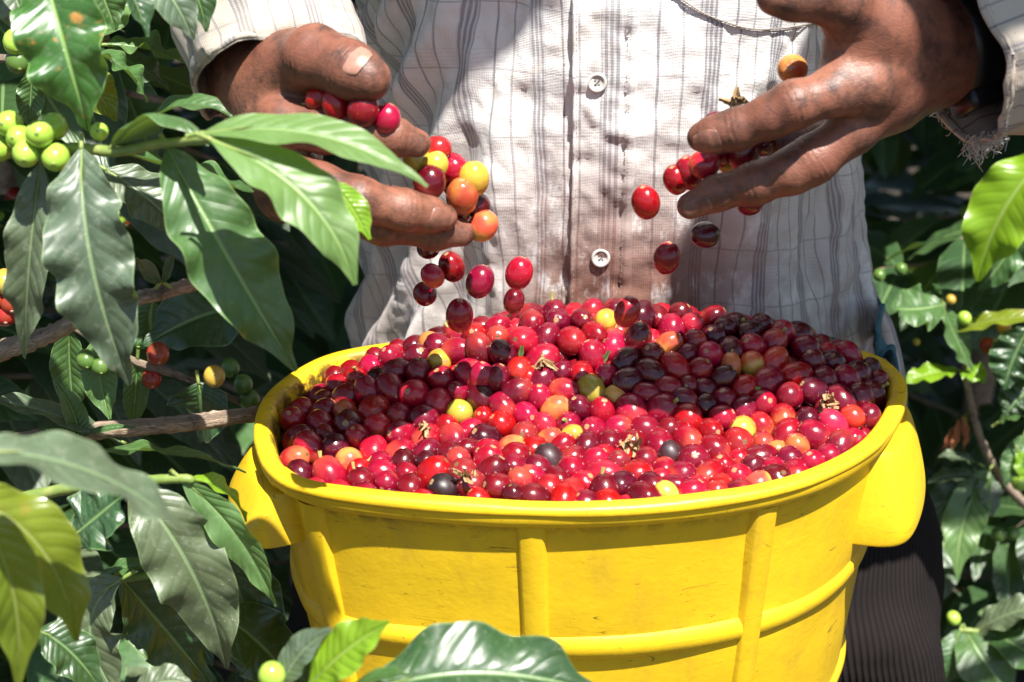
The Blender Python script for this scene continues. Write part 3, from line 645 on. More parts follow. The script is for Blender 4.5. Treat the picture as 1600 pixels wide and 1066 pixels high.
# ------------------------------------------------------------------ cherries
def cherry_material(name, a, b, c=None, rough=0.15, amount=0.5):
    m = M(name); P = m.co('Object'); xyz = m.sep(P); rn = m.rnd()
    off = m.new('CombineXYZ'); m.put(off.inputs[0], m.f('MULTIPLY', rn, 9.0)); va = m.new('VectorMath', operation='ADD'); m.put(va.inputs[0], P); m.t.links.new(off.outputs[0], va.inputs[1])
    Q = va.outputs[0]
    col = m.mix(m.ss(m.f('ADD', m.noise(Q, 90, 2, 0.5), m.f('MULTIPLY', m.f('SUBTRACT', rn, 0.5), 0.25)), 0.5 - 0.22 * amount, 0.62), a, b)
    hs = m.new('HueSaturation'); m.put(hs.inputs['Color'], col); m.put(hs.inputs['Value'], m.f('ADD', 0.72, m.f('MULTIPLY', m.f('FRACT', m.f('MULTIPLY', rn, 7.13)), 0.55)))
    m.put(hs.inputs['Hue'], m.f('ADD', 0.493, m.f('MULTIPLY', m.f('FRACT', m.f('MULTIPLY', rn, 3.71)), 0.016)))
    col = hs.outputs[0]
    if c:                                                       # unripe flush towards the stalk end
        col = m.mix(m.f('MULTIPLY', m.ss(m.f('ADD', xyz[2], m.f('MULTIPLY', m.f('SUBTRACT', m.noise(Q, 120, 2), 0.5), 0.012)), 0.001, -0.007), m.ss(rn, 0.3, 0.8)), col, c)
    rr = m.f('SQRT', m.f('ADD', m.f('MULTIPLY', xyz[0], xyz[0]), m.f('MULTIPLY', xyz[1], xyz[1])))
    top = m.f('MULTIPLY', m.ss(m.f('ADD', rr, m.f('MULTIPLY', m.noise(Q, 700, 2), 0.0008)), 0.0020, 0.0014), m.f('GREATER_THAN', xyz[2], 0.0))
    bot = m.f('MULTIPLY', m.ss(rr, 0.0013, 0.0008), m.f('LESS_THAN', xyz[2], 0.0))
    col = m.mix(m.f('MULTIPLY', top, 0.85), col, (0.42, 0.25, 0.12)); col = m.mix(bot, col, (0.16, 0.09, 0.04))
    n2 = m.noise(Q, 650, 3, 0.6)
    col = m.mix(m.f('MULTIPLY', m.ss(n2, 0.66, 0.74), 0.35), col, (0.45, 0.25, 0.18))
    col = m.mix(m.f('MULTIPLY', m.ss(m.noise(Q, 230, 4, 0.7), 0.67, 0.71), 0.7), col, (0.10, 0.04, 0.02))
    m.bump(m.f('ADD', m.noise(Q, 160, 2), m.f('MULTIPLY', n2, 0.12)), 0.25, 0.0016)
    return m.bsdf(Base_Color=col, Roughness=m.f('ADD', rough, m.f('MULTIPLY', n2, 0.16)), Specular_IOR_Level=0.55, Coat_Weight=0.25, Coat_Roughness=0.10)
CM = {
 'crimson': cherry_material('cherry_crimson', (0.33, 0.004, 0.020), (0.24, 0.003, 0.016), (0.46, 0.05, 0.03)),
 'deep': cherry_material('cherry_deep_red', (0.18, 0.003, 0.014), (0.11, 0.002, 0.010), (0.26, 0.02, 0.02)),
 'maroon': cherry_material('cherry_maroon', (0.095, 0.003, 0.010), (0.055, 0.002, 0.007)),
 'scarlet': cherry_material('cherry_scarlet', (0.46, 0.016, 0.026), (0.36, 0.008, 0.024), (0.58, 0.12, 0.04)),
 'orange': cherry_material('cherry_orange', (0.64, 0.20, 0.05), (0.56, 0.07, 0.035), (0.55, 0.36, 0.06)),
 'yellow': cherry_material('cherry_yellow', (0.66, 0.44, 0.05), (0.64, 0.26, 0.04), (0.50, 0.46, 0.06)),
 'green': cherry_material('cherry_yellow_green', (0.40, 0.34, 0.035), (0.46, 0.33, 0.04), (0.30, 0.34, 0.03)),
 'black': cherry_material('cherry_black', (0.018, 0.007, 0.009), (0.03, 0.006, 0.008), None, 0.38),
}
CHM = {}
def cherry_mesh(kind, k):
    if (kind, k) in CHM: return CHM[kind, k]
    rs = np.random.RandomState(100 + k); el = (1.14, 1.24, 1.04, 1.32)[k]; V = []; nu, nv = 24, 17; R = 0.007
    for i in range(nu):
        for j in range(nv):
            th = math.pi * j / (nv - 1); th = max(0.012, min(math.pi - 0.012, th)); a = 2 * math.pi * i / nu
            r = R * (1 + 0.025 * math.cos(2 * a + k) * math.sin(th) ** 2 - 0.05 * math.exp(-(th / 0.22) ** 2) - 0.04 * math.exp(-((math.pi - th) / 0.2) ** 2) + 0.012 * math.sin(3 * a + 2 * th))
            V.append((r * math.sin(th) * math.cos(a), r * math.sin(th) * math.sin(a), r * el * math.cos(th)))
    F = [[b, a, d, c] for a, b, c, d in grid_faces(nu, nv, True, False)]
    F.append([i * nv for i in range(nu)]); F.append([i * nv + nv - 1 for i in range(nu)][::-1])
    me = bpy.data.meshes.new('coffee_cherry'); me.from_pydata(V, [], F); me.polygons.foreach_set('use_smooth', [True] * len(F)); me.materials.append(CM[kind])
    CHM[kind, k] = me; return me
GROUPNAME = 'coffee cherries in and over the basket'
STUBM = simple('cherry_stalk', (0.22, 0.30, 0.06), 0.6, (0.38, 0.28, 0.10), 200)
_sv, _sf, _ = tube([(0, 0, -0.0065), (0.0003, 0, -0.0085), (0.0012, 0.0003, -0.0108)], [0.0009, 0.0007, 0.0010], 6, 7)
STUB = bpy.data.meshes.new('stalk'); STUB.from_pydata(_sv.tolist(), [], _sf); STUB.materials.append(STUBM)
def put_cherry(p, kind, rs, r=0.0068, axis=None, label=None, k=None, stalk=False):
    o = bpy.data.objects.new('coffee_cherry', cherry_mesh(kind, rs.randint(4) if k is None else k)); C.objects.link(o)
    a = Vector(axis if axis is not None else rs.randn(3)).normalized()
    o.rotation_mode = 'QUATERNION'; o.rotation_quaternion = a.to_track_quat('Z', 'Y'); o.location = p; s = r / 0.007; o.scale = (s, s, s)
    tag(o, label, 'cherry', GROUPNAME)
    if stalk:
        q = bpy.data.objects.new('stalk', STUB); C.objects.link(q); q.parent = o
    return o
NAMES = {'crimson': 'bright crimson', 'deep': 'deep red', 'maroon': 'dark maroon', 'scarlet': 'light scarlet', 'orange': 'orange', 'yellow': 'yellow', 'green': 'yellow-green', 'black': 'blackened'}

# special cherries of the heap at their places: px, py, kind, radius mm
SPECIAL = [(920,602,'green',7.8),(716,643,'green',7.2),(690,560,'yellow',6.8),(867,637,'orange',7.4),(946,496,'yellow',6.4),(1159,670,'yellow',7.6),(1187,663,'scarlet',6.4),
 (545,718,'orange',7.0),(801,700,'orange',7.4),(857,686,'orange',6.4),(897,678,'yellow',6.2),(1245,698,'orange',6.8),(1190,752,'orange',6.8),(1213,703,'orange',5.6),
 (968,616,'orange',6.5),(1070,650,'crimson',8.4),(1190,630,'crimson',7.4),(700,764,'black',8.0),(540,646,'orange',6.6),(672,535,'orange',6.8),(1040,772,'yellow',6.2),
 (786,548,'maroon',7.6),(1205,535,'crimson',7.6),(1132,510,'maroon',6.8),(717,548,'crimson',7.6),(913,760,'crimson',7.9),(970,757,'maroon',7.6),(862,765,'crimson',7.6),(780,763,'deep',7.4),(1384,575,'maroon',6.8),
 (468,684,'deep',7.4),(1140,569,'orange',6.0),(1045,711,'black',7.0),(1078,503,'scarlet',6.6),(1330,650,'scarlet',6.8),(580,610,'crimson',7.6)]
def heap_h(x, y):
    h = -0.010 + 0.043 * np.exp(-((x - 0.012) / 0.115) ** 2 - ((y - 0.062) / 0.052) ** 2) + 0.008 * np.exp(-((x - 0.13) / 0.05) ** 2 - ((y - 0.06) / 0.05) ** 2)
    h = h - 0.005 * smooth(-0.10, -0.165, x) + 0.006 * np.exp(-((y + 0.06) / 0.03) ** 2) * np.exp(-(x / .12) ** 2)
    return h + 0.004 * hn(x * 22, y * 22) + 0.0025 * hn(x * 55 + 7, y * 55)
hn = Noise2(8)
def build_cherries():
    rs = np.random.RandomState(21)
    ang = np.arctan2(RIM[:, 1] - CEN[1], RIM[:, 0] - CEN[0]); rad = np.linalg.norm(RIM - CEN, axis=1) ; o = np.argsort(ang)
    A = np.concatenate([ang[o] - 2 * np.pi, ang[o], ang[o] + 2 * np.pi]); Rr = np.concatenate([rad[o]] * 3)
    N = 960; P = np.zeros((N, 3)); kinds = []; r = np.clip(rs.normal(0.0073, 0.0008, N), 0.0058, 0.0088)
    th = rs.rand(N) * 2 * np.pi; q = np.sqrt(rs.rand(N)); RR = np.interp(th, A, Rr) - 0.016
    P[:, 0] = CEN[0] + q * RR * np.cos(th); P[:, 1] = CEN[1] + q * RR * np.sin(th)
    P[:, 2] = heap_h(P[:, 0], P[:, 1]) - rs.rand(N) * 0.036
    ks = list(CM); probs = np.array([.53, .30, .11, .035, .010, .002, .002, .006]); probs /= probs.sum()
    # ripeness clusters weakly; darker fruit colours on both flanks also stand for their shade
    kind = np.array([ks[i] for i in rs.choice(len(ks), N, p=probs)])
    dark = (hn(P[:, 0] * 12 + 40, P[:, 1] * 12) + (np.abs(P[:, 0]) > 0.09) * 0.25) > 0.35
    kind[dark & (rs.rand(N) < 0.45) & (kind == 'crimson')] = 'deep'; kind[dark & (rs.rand(N) < 0.35) & (kind == 'deep')] = 'maroon'
    ns = len(SPECIAL)
    tgt = []
    for i, (x, y, kd, rm) in enumerate(SPECIAL):
        d = ray(x, y); best = None
        for t in np.arange(0.6, 1.1, 0.001):
            p = CAM + d * t
            if p[2] - BZ <= heap_h(p[0], p[1]) + 0.002: break
        p = p.copy(); p[2] -= BZ; P[i] = p; tgt.append(p); kind[i] = kd; r[i] = rm / 1000
    tgt = np.array(tgt)
    for it in range(150):
        D = P[:, None] - P[None]; d = np.sqrt((D ** 2).sum(2)) + np.eye(N); m = r[:, None] + r[None]
        ov = np.maximum(0, m * 1.02 - d) * (1 - np.eye(N)); push = (D / d[..., None] * ov[..., None]).sum(1) * 0.30
        P += push
        P[:ns] = P[:ns] * 0.6 + tgt * 0.4
        P[:, 2] += 0.0004 if it < 60 else 0.0002
        H_ = heap_h(P[:, 0], P[:, 1]); P[:, 2] = np.minimum(P[:, 2], H_ + 0.001); P[:, 2] = np.maximum(P[:, 2], H_ - 0.040)
        dx = P[:, :2] - CEN; th = np.arctan2(dx[:, 1], dx[:, 0]); q = np.linalg.norm(dx, axis=1)
        RR = np.interp(th, A, Rr) * (1 + 1.0 * np.minimum(P[:, 2], 0)) - 0.0088 - r
        over = P[:, 2] > 0.004; RR = np.where(over, RR + 0.006 * (P[:, 1] > 0.0), RR)
        s = np.minimum(1, RR / q); P[:, :2] = CEN + dx * s[:, None]; P[:, 1] = np.minimum(P[:, 1], 0.116)
    W = P + np.array([0, 0, BZ])
    # which show largest: paint discs far to near
    pr = np.array([proj(w) for w in W]); buf = -np.ones((533, 800), int)
    yy, xx = np.mgrid[0:533, 0:800]; fx = [proj([RIM[i][0], RIM[i][1], BZ + 0.004]) for i in range(240) if RIM[i][1] < CEN[1] + 0.01]
    fx = sorted((a, b) for a, b, _ in fx); fxx = [a for a, b in fx]; fyy = [b for a, b in fx]
    for i in np.argsort(-pr[:, 2]):
        x, y, z = pr[i]; R = K * r[i] / z; x0, x1, y0, y1 = [int(v) for v in ((x - R) / 2, (x + R) / 2 + 1, (y - R) / 2, (y + R) / 2 + 1)]
        if x1 <= 0 or y1 <= 0 or x0 >= 800 or y0 >= 533: continue
        x0 = max(0, x0); y0 = max(0, y0); sy = yy[y0:y1, x0:x1]; sx = xx[y0:y1, x0:x1]
        mk_ = (sx * 2 - x) ** 2 + (sy * 2 - y) ** 2 < R * R
        b = buf[y0:y1, x0:x1]; b[mk_] = i
    lim = np.interp(np.arange(800) * 2, fxx, fyy); buf[yy * 2 > lim[None, :]] = -1
    cnt = np.bincount(buf[buf >= 0], minlength=N)
    order = np.argsort(-cnt); nind = 300 - len(LOOSE) - 2
    ind = [i for i in order[:nind] if cnt[i] > 0]; rest = [i for i in range(N) if i not in set(ind) and W[i][2] > -1]
    # rows from the front rim to the back, numbered from the left, for the labels
    rows = {}
    for i in ind: rows.setdefault(int((pr[i][1] - 470) // 17), []).append(i)
    word = ['first', 'second', 'third', 'fourth', 'fifth', 'sixth', 'seventh', 'eighth', 'ninth', 'tenth', 'eleventh', 'twelfth', 'thirteenth', 'fourteenth', 'fifteenth', 'sixteenth', 'seventeenth', 'eighteenth', 'nineteenth', 'twentieth']
    nth = lambda k: word[k] if k < 20 else ('twenty-' + word[k - 20] if k < 29 else 'thirtieth')
    rk = sorted(rows); 
    for a, key in enumerate(rk):
        row = sorted(rows[key], key=lambda i: pr[i][0])
        n_from_front = len(rk) - 1 - a
        for b, i in enumerate(row):
            where = ('in left shade' if pr[i][0] < 640 and 540 < pr[i][1] < 720 else 'in right shade' if pr[i][0] > 1000 and pr[i][1] < 680 else 'in sunlight')
            if n_from_front == 0: where = 'at the front rim'
            if a == 0: where = 'on the crest'
            fromleft = b < len(row) / 2; k = b if fromleft else len(row) - 1 - b
            lab = f"{NAMES[kind[i]]} cherry {where}, {nth(k)} from {'left' if fromleft else 'right'}, {nth(n_from_front)} row from front"
            ax = rs.randn(3); ax[2] += 0.3
            put_cherry(W[i], kind[i], rs, r[i], ax, lab, stalk=(rs.rand() < 0.22))
    parts = []; mats = list(CM); mi = []
    for i in rest:
        if W[i][2] < BZ - 0.05: continue
        g = sphere_geom(W[i], r[i], 1.1, rs.randn(3), 10, 7); parts.append(g); mi += [mats.index(kind[i])] * len(g[1])
    V, F, _ = merge(parts)
    o = mk('coffee_cherry_heap', V, F, [REST[k] for k in mats]); o.data.polygons.foreach_set('material_index', mi)
    tag(o, 'deeper red coffee cherries filling the gaps of the heap in the yellow basket', 'cherries', kind='stuff')
REST = {}
for kname, col in (('crimson', (0.42, .006, .02)), ('deep', (0.22, .004, .014)), ('maroon', (0.08, .003, .009)), ('scarlet', (0.55, .04, .03)), ('orange', (0.63, .2, .05)), ('yellow', (0.64, .43, .05)), ('green', (0.45, .42, .03)), ('black', (0.02, .007, .008))):
    REST[kname] = simple('deep_cherry_' + kname, col, 0.3, tuple(c * 0.7 for c in col), 60, coat=0.2)

LOOSE = [  # px, py, Y, kind, radius mm, elongation mesh, label
 (498,154,-.012,'crimson',5.9,0,'small crimson cherry with a green stalk under the thumb, nearest the palm'),
 (525,164,-.018,'crimson',6.6,1,'upright crimson cherry second from the palm under the thumb'),
 (567,172,-.024,'deep',7.6,0,'large dark cherry with a pale scar directly below the thumbnail'),
 (604,186,-.020,'crimson',6.6,0,'crimson cherry just right of the thumbnail, resting on the index finger'),
 (545,158,.000,'crimson',6.5,0,'half hidden crimson cherry pressed between thumb and palm'),
 (683,233,.004,'scarlet',6.4,0,'scarlet cherry at the tip of the left index finger'),
 (652,250,-.002,'green',6.8,1,'yellow-green cherry squeezed below the nail of the left index finger'),
 (680,259,-.006,'green',6.4,0,'lime green cherry with a black stalk end between the fingertips'),
 (671,285,-.012,'deep',7.8,0,'large deep red cherry lying on the left middle finger by the leaf tip'),
 (706,262,.006,'crimson',7.4,0,'crimson cherry right of the lime green one at the left fingertips'),
 (712,290,.012,'scarlet',6.2,0,'scarlet cherry tucked behind the orange ones leaving the left hand'),
 (740,280,.000,'yellow',7.4,1,'yellow cherry blushed with orange flying off the left fingertips'),
 (722,307,-.004,'orange',7.8,1,'tall orange-red cherry with a green stalk above the left middle fingertip'),
 (745,321,.006,'maroon',6.6,0,'dark cherry beneath the yellow one at the left fingertips'),
 (755,353,.000,'orange',7.3,0,'bright orange cherry falling right of the ring fingertip'),
 (718,330,.010,'deep',5.8,0,'deep red cherry slipping between the left fingers'),
 (669,388,.020,'maroon',5.8,0,'nearly black cherry falling under the left ring finger'),
 (676,431,.010,'scarlet',6.0,0,'scarlet cherry falling at the left of the stream'),
 (706,417,.020,'deep',7.0,1,'deep red cherry falling just right of the scarlet one'),
 (664,459,.030,'deep',6.2,0,'lowest deep red cherry of the stream at left, above the heap'),
 (750,440,.010,'deep',7.4,1,'large dark red cherry falling in the middle of the left stream'),
 (811,427,.000,'crimson',7.2,1,'crimson cherry falling farthest right below the left hand'),
 (718,493,.010,'crimson',7.4,3,'oval crimson cherry dropping onto the left crest of the heap'),
 (803,470,.030,'deep',5.8,1,'small dark red cherry with green stalk landing on the back crest'),
 (980,487,.010,'scarlet',6.6,3,'tall bright scarlet cherry dropping beside the yellow one on the crest'),
 (1009,316,.000,'crimson',7.2,1,'crimson cherry falling left of the right hand\'s fingertips'),
 (1102,367,.010,'maroon',6.9,0,'near black maroon cherry falling below the right hand'),
 (1042,403,.010,'crimson',7.2,1,'lowest crimson cherry falling from the right hand'),
 (1056,281,.004,'crimson',6.4,1,'crimson cherry leaving the right hand, outermost at the fingertips'),
 (1076,270,.004,'crimson',7.0,1,'crimson cherry second from outside at the right fingertips'),
 (1100,257,.000,'scarlet',7.2,0,'scarlet cherry between the two fingertips of the right hand'),
 (1122,240,.010,'deep',6.8,0,'deep red cherry half under the right index fingertip'),
 (1163,237,.006,'deep',8.0,1,'largest deep red cherry held between the right fingers'),
 (1192,226,.014,'deep',6.0,0,'small deep red cherry deepest between the right fingers'),
 (1137,254,.014,'green',5.5,0,'yellow-green cherry between the right fingers'),
 (1172,316,.030,'deep',6.8,0,'deep red cherry hanging below the right middle finger'),
 (1238,108,.012,'orange',7.2,0,'yellow-orange cherry lying on the right index finger near its knuckle'),
 (1118,190,.020,'deep',5.2,0,'small dark cherry above the right index fingertip, mostly hidden'),
]
def build_loose():
    rs = np.random.RandomState(3)
    for (x, y, Y, kd, rm, k, lab) in LOOSE:
        ax = rs.randn(3) + np.array([0, -0.6, 0.6]) * 1.2
        if k in (1, 3): ax = np.array([rs.uniform(-.4, .4), rs.uniform(-.3, .3), 1.0])
        if rm > 7.4 and kd == 'deep': ax = np.array([0.3, 0.2, 1])
        put_cherry(UY(x, y, Y + (-0.03 if y < 360 else -0.01) - (0.003 if (x < 620 and y < 200) else 0)), kd, rs, rm / 1000 * 0.97, ax, lab, k, stalk='stalk' in lab)
    # two of the falling fruit caught low over the heap
    put_cherry(UY(752, 590, 0.025), 'crimson', rs, 0.0070, (0.1, 0, 1), 'bright crimson cherry about to land, upright over the middle left of the heap', 3)
    put_cherry(UY(828, 598, 0.025), 'crimson', rs, 0.0070, (-0.2, 0, 1), 'bright crimson cherry about to land, right beside the yellow-green fruit', 3)
build_cherries(); build_loose()

# dried scraps on the heap
DRY = simple('dry_scrap', (0.45, 0.30, 0.14), 0.9, (0.25, 0.14, 0.06), 300, 0.5)
def scraps():
    rs = np.random.RandomState(14)
    where = [(1300, 628, 'dry brown blossom remains on the right of the heap'), (985, 692, 'papery brown scrap right of the heap centre'), (728, 742, 'pale dry stalk cluster near the front left of the heap'), (1150, 160, 'pale orange dry scrap on the right index finger'), (665, 668, 'small dry stalk scrap on the left of the heap'), (848, 570, 'small dry blossom scrap at the centre of the heap')]
    for k, (x, y, lab) in enumerate(where):
        if y < 200: p = UY(x, y, -0.03)
        else:
            d = ray(x, y)
            for t in np.arange(0.6, 1.1, 0.001):
                p = CAM + d * t
                if p[2] - BZ <= heap_h(p[0], p[1]) + 0.010: break
        parts = []
        for j in range(9):
            a = nrm(rs.randn(3)); q = p + rs.randn(3) * 0.0018; l = rs.uniform(0.002, 0.0045)
            parts.append(tube([q - a * l, q + rs.randn(3) * 0.0008, q + a * l], [0.0003, 0.0009, 0.0002], 5, 6, 0.2, j))
        parts = parts[:4]
        for j in range(5):
            a = nrm(rs.randn(3)); q = p + rs.randn(3) * 0.0022; l = rs.uniform(0.003, 0.006)
            g = leaf_geom(q - a * l, q + rs.randn(3) * 0.0016, q + a * l, l * 0.7, nrm(rs.randn(3)), 0.4, 0.0005, 2.5, j, nu=8, vv=VL); parts.append(g)
        V, F, uv = merge(parts); o = mk('dry_scrap', V, F, DRY); tag(o, lab, 'scrap', 'dry scraps among the cherries')
    g = BERRY['green']
    for (x, y, x1, y1, lab) in [(813, 560, 816, 540, 'short green leaf sliver standing in the middle of the heap'), (938, 572, 952, 548, 'dark green leaf sliver right of the heap centre')]:
        p = UY(x, y, 0.03); q = UY(x1, y1, 0.03)
        gg = leaf_geom(p, (p + q) / 2, q, 0.003, camn((0, 0.2, 1)), 0.3, 0.0002, 2, 3, nu=8)
        o = mk('leaf_sliver', gg[0], gg[1], LM['fresh'], uv=gg[2]); tag(o, lab, 'leaf bit', 'green bits among the cherries')
scraps()

# ------------------------------------------------------------------ implicit surfaces for skin
def capsule(P, a, b, ra, rb):
    a = np.asarray(a, np.float32); ab = np.asarray(b, np.float32) - a
    q = P - a; t = np.clip((q @ ab) / (ab @ ab + 1e-12), 0, 1)
    return np.linalg.norm(q - t[..., None] * ab, axis=-1) - (ra + (rb - ra) * t)
def smin(a, b, k):
    h = np.maximum(k - np.abs(a - b), 0) / k; return np.minimum(a, b) - h * h * k * 0.25
def surface_net(F, org, h):
    I = F < 0; n = np.array(F.shape); c = n - 1
    s = lambda d: tuple(slice(d[k], d[k] + c[k]) for k in range(3))
    corners = [(i, j, k) for i in (0, 1) for j in (0, 1) for k in (0, 1)]
    cnt = sum(I[s(d)].astype(np.int8) for d in corners); mixed = (cnt > 0) & (cnt < 8)
    idx = -np.ones(c, int); cells = np.argwhere(mixed); idx[mixed] = np.arange(len(cells))
    acc = np.zeros((len(cells), 3)); num = np.zeros(len(cells))
    ii, jj, kk = cells.T
    for a in corners:
        for ax in range(3):
            if a[ax]: continue
            b = list(a); b[ax] = 1
            fa = F[ii + a[0], jj + a[1], kk + a[2]]; fb = F[ii + b[0], jj + b[1], kk + b[2]]
            m = (fa < 0) != (fb < 0); t = np.where(m, fa / np.where(m, fa - fb, 1), 0)
            pt = np.tile(np.array(a, float), (len(cells), 1)); pt[:, ax] = t
            acc[m] += pt[m]; num[m] += 1
    V = np.asarray(org) + (cells + acc / num[:, None]) * h
    Q = []
    for ax in range(3):
        u, w = [(1, 2), (2, 0), (0, 1)][ax]
        A = I.copy(); sl0 = [slice(None)] * 3; sl1 = [slice(None)] * 3; sl0[ax] = slice(0, -1); sl1[ax] = slice(1, None)
        a = I[tuple(sl0)]; b = I[tuple(sl1)]; e = np.argwhere(a != b)
        e = e[(e[:, u] > 0) & (e[:, w] > 0) & (e[:, u] < c[u]) & (e[:, w] < c[w])]
        eu = np.zeros(3, int); eu[u] = 1; ew = np.zeros(3, int); ew[w] = 1
        g = lambda q: idx[q[:, 0], q[:, 1], q[:, 2]]
        quad = np.stack([g(e - eu - ew), g(e - ew), g(e), g(e - eu)], 1)
        fl = ~a[e[:, 0], e[:, 1], e[:, 2]]; quad[fl] = quad[fl][:, ::-1]; Q.append(quad)
    return V, np.vstack(Q)
def sdf_mesh(fn, lo, hi, h):
    lo = np.asarray(lo, float); n = np.ceil((np.asarray(hi) - lo) / h).astype(int) + 1
    F = np.zeros(n, np.float32); ax = [lo[k] + np.arange(n[k]) * h for k in range(3)]
    step = 24
    for i in range(0, n[0], step):
        X, Y, Z = np.meshgrid(ax[0][i:i + step], ax[1], ax[2], indexing='ij')
        F[i:i + step] = fn(np.stack([X, Y, Z], -1).astype(np.float32))
    return surface_net(F, lo, h)

def skin_material():
    m = M('skin'); P = m.co('Object')
    n = m.noise(P, 22, 4, 0.6); n2 = m.noise(P, 62, 6, 0.72, 0.15); n3 = m.noise(P, 420, 4, 0.65)
    c = m.mix(m.ss(n, 0.35, 0.65), (0.30, 0.118, 0.070), (0.205, 0.075, 0.046))
    c = m.mix(m.f('MULTIPLY', m.ss(n2, 0.42, 0.70), 0.85), c, (0.048, 0.026, 0.020))
    c = m.mix(m.f('MULTIPLY', m.ss(n3, 0.60, 0.72), 0.5), c, (0.05, 0.028, 0.02))
    c = m.mix(m.f('MULTIPLY', m.attr('grime'), m.ss(m.noise(P, 190, 4, 0.7), 0.36, 0.6)), c, (0.04, 0.022, 0.016))
    w = m.vor(m.mapv(P, (1, 1, 1)), 520, 'DISTANCE_TO_EDGE')
    w2 = m.vor(m.mapv(P, (0.45, 1.0, 1.0)), 260, 'DISTANCE_TO_EDGE')
    h = m.f('ADD', m.f('ADD', m.f('MULTIPLY', m.ss(w, 0.0, 0.12), 0.35), m.f('MULTIPLY', m.ss(w2, 0.0, 0.1), 0.5)), m.f('ADD', m.f('MULTIPLY', n3, 0.9), m.f('MULTIPLY', n2, 0.8)))
    m.bump(h, 0.28, 0.0004)
    return m.bsdf(Base_Color=c, Roughness=m.f('ADD', 0.36, m.f('MULTIPLY', n3, 0.25)), Subsurface_Weight=0.12, Subsurface_Scale=0.004, Specular_IOR_Level=0.5)
SKIN = skin_material()
NAIL = simple('nail', (0.42, 0.22, 0.16), 0.42, (0.30, 0.14, 0.10), 130, 0.15)
NAILD = simple('grimy_nail', (0.26, 0.11, 0.075), 0.35, (0.12, 0.055, 0.04), 150, 0.2)
HSH = -0.03                                  # the hands are held a little nearer than first read off
U3 = lambda q: (UY(q[0], q[1], q[2] + HSH), q[3] / 1000 * (0.80 if q[3] < 16.5 else 0.92))

# the picker's right hand (left in the photograph) and left hand, joints as (px, py, Y, radius mm)
HL = dict(
 thumb=[(415,118,.030,19),(450,100,.010,16.8),(494,89,-.008,16.3),(520,98,-.014,14.6),(546,109,-.020,14.4),(566,118,-.024,13.3),(579,125,-.026,11.2)],
 fingers=[
  [(445,196,-.010,14.5),(510,203,-.016,12.0),(560,206,-.020,11.0),(615,214,-.018,9.8),(652,224,-.014,8.0)],
  [(438,262,-.012,15.0),(500,292,-.026,13.2),(560,314,-.032,12.4),(632,329,-.026,10.6),(668,335,-.020,10.0),(694,340,-.016,7.8)],
  [(444,305,.004,14.0),(520,330,-.010,12.2),(600,349,-.018,11.4),(680,361,-.010,10.0),(721,364,-.004,8.2)],
  [(452,300,.030,12.0),(540,318,.022,10.5),(610,322,.022,9.5),(655,318,.026,8.0)]],
 palm=[((408,108,.045,22),(445,190,.006,19)),((408,116,.045,22),(445,245,.004,18)),((408,126,.050,21),(450,292,.012,17)),((410,131,.055,20),(458,292,.030,14)),
       ((412,110,.032,19),(470,128,.006,13)),((440,150,.016,18),(490,175,.012,11))],
 wrist=((410,108,.045,23),(435,40,.080,26)), elbow=(-0.195, 0.12, BZ + 0.30))
HR = dict(
 thumb=[(1420,60,.008,20),(1370,30,-.008,19),(1315,2,-.020,15),(1275,-8,-.026,12.5),(1240,-4,-.030,12),(1212,-6,-.032,10.5)],
 fingers=[
  [(1352,138,-.018,15.0),(1300,145,-.026,12.6),(1240,164,-.030,12.0),(1205,182,-.028,11.8),(1150,203,-.024,10.4),(1115,210,-.022,9.6),(1095,215,-.020,8.0)],
  [(1382,158,-.006,15.0),(1332,204,-.016,13.2),(1270,250,-.020,12.6),(1237,268,-.020,12.6),(1180,287,-.016,10.8),(1120,302,-.012,10.0),(1078,322,-.010,7.8)],
  [(1392,164,.016,13.5),(1335,200,.014,11.8),(1275,226,.020,11.0),(1228,228,.026,9.8),(1195,218,.028,8.2)],
  [(1400,160,.036,12.0),(1352,190,.036,10.5),(1302,203,.042,9.6),(1265,198,.046,8.0)]],
 palm=[((1470,70,.026,22),(1352,126,-.010,19)),((1470,76,.028,21),(1382,153,.002,17)),((1472,80,.032,20),(1392,158,.020,16)),((1474,84,.036,19),(1400,156,.036,13)),
       ((1430,55,.012,19),(1325,70,-.014,12)),((1360,60,-.008,18),(1330,110,-.014,13))],
 wrist=((1470,76,.028,24),(1560,50,.040,27)), elbow=(0.39, 0.05, BZ + 0.28), tendon=3)
def hand_sdf(Hd):
    def fn(P):
        palm = None
        for a, b in list(Hd['palm']) + [Hd['wrist']]:
            (pa, ra), (pb, rb) = U3(a), U3(b); d = capsule(P, pa, pb, ra, rb); palm = d if palm is None else smin(palm, d, 0.012)
        for k in range(Hd.get('tendon', 0)):                    # tendons standing out on the back of the hand
            (pa, ra), (pb, rb) = U3(Hd['palm'][k][0]), U3(Hd['fingers'][k][0])
            palm = smin(palm, capsule(P, pa - cf * (ra - .003) * .9, pb - cf * (rb - .0024), .0034, .0040), 0.007)
        (pw, rw) = U3(Hd['wrist'][1]); d = capsule(P, pw, Hd['elbow'], rw, 0.038); palm = smin(palm, d, 0.015)
        tot = None
        for ci, ch in enumerate([Hd['thumb']] + Hd['fingers']):
            dd = None
            for k in range(len(ch) - 1):
                (pa, ra), (pb, rb) = U3(ch[k]), U3(ch[k + 1]); d = capsule(P, pa, pb, ra, rb); dd = d if dd is None else smin(dd, d, 0.004)
            dd = smin(dd, palm, 0.010 if ci == 0 else 0.009); tot = dd if tot is None else np.minimum(tot, dd)
        return tot
    return fn
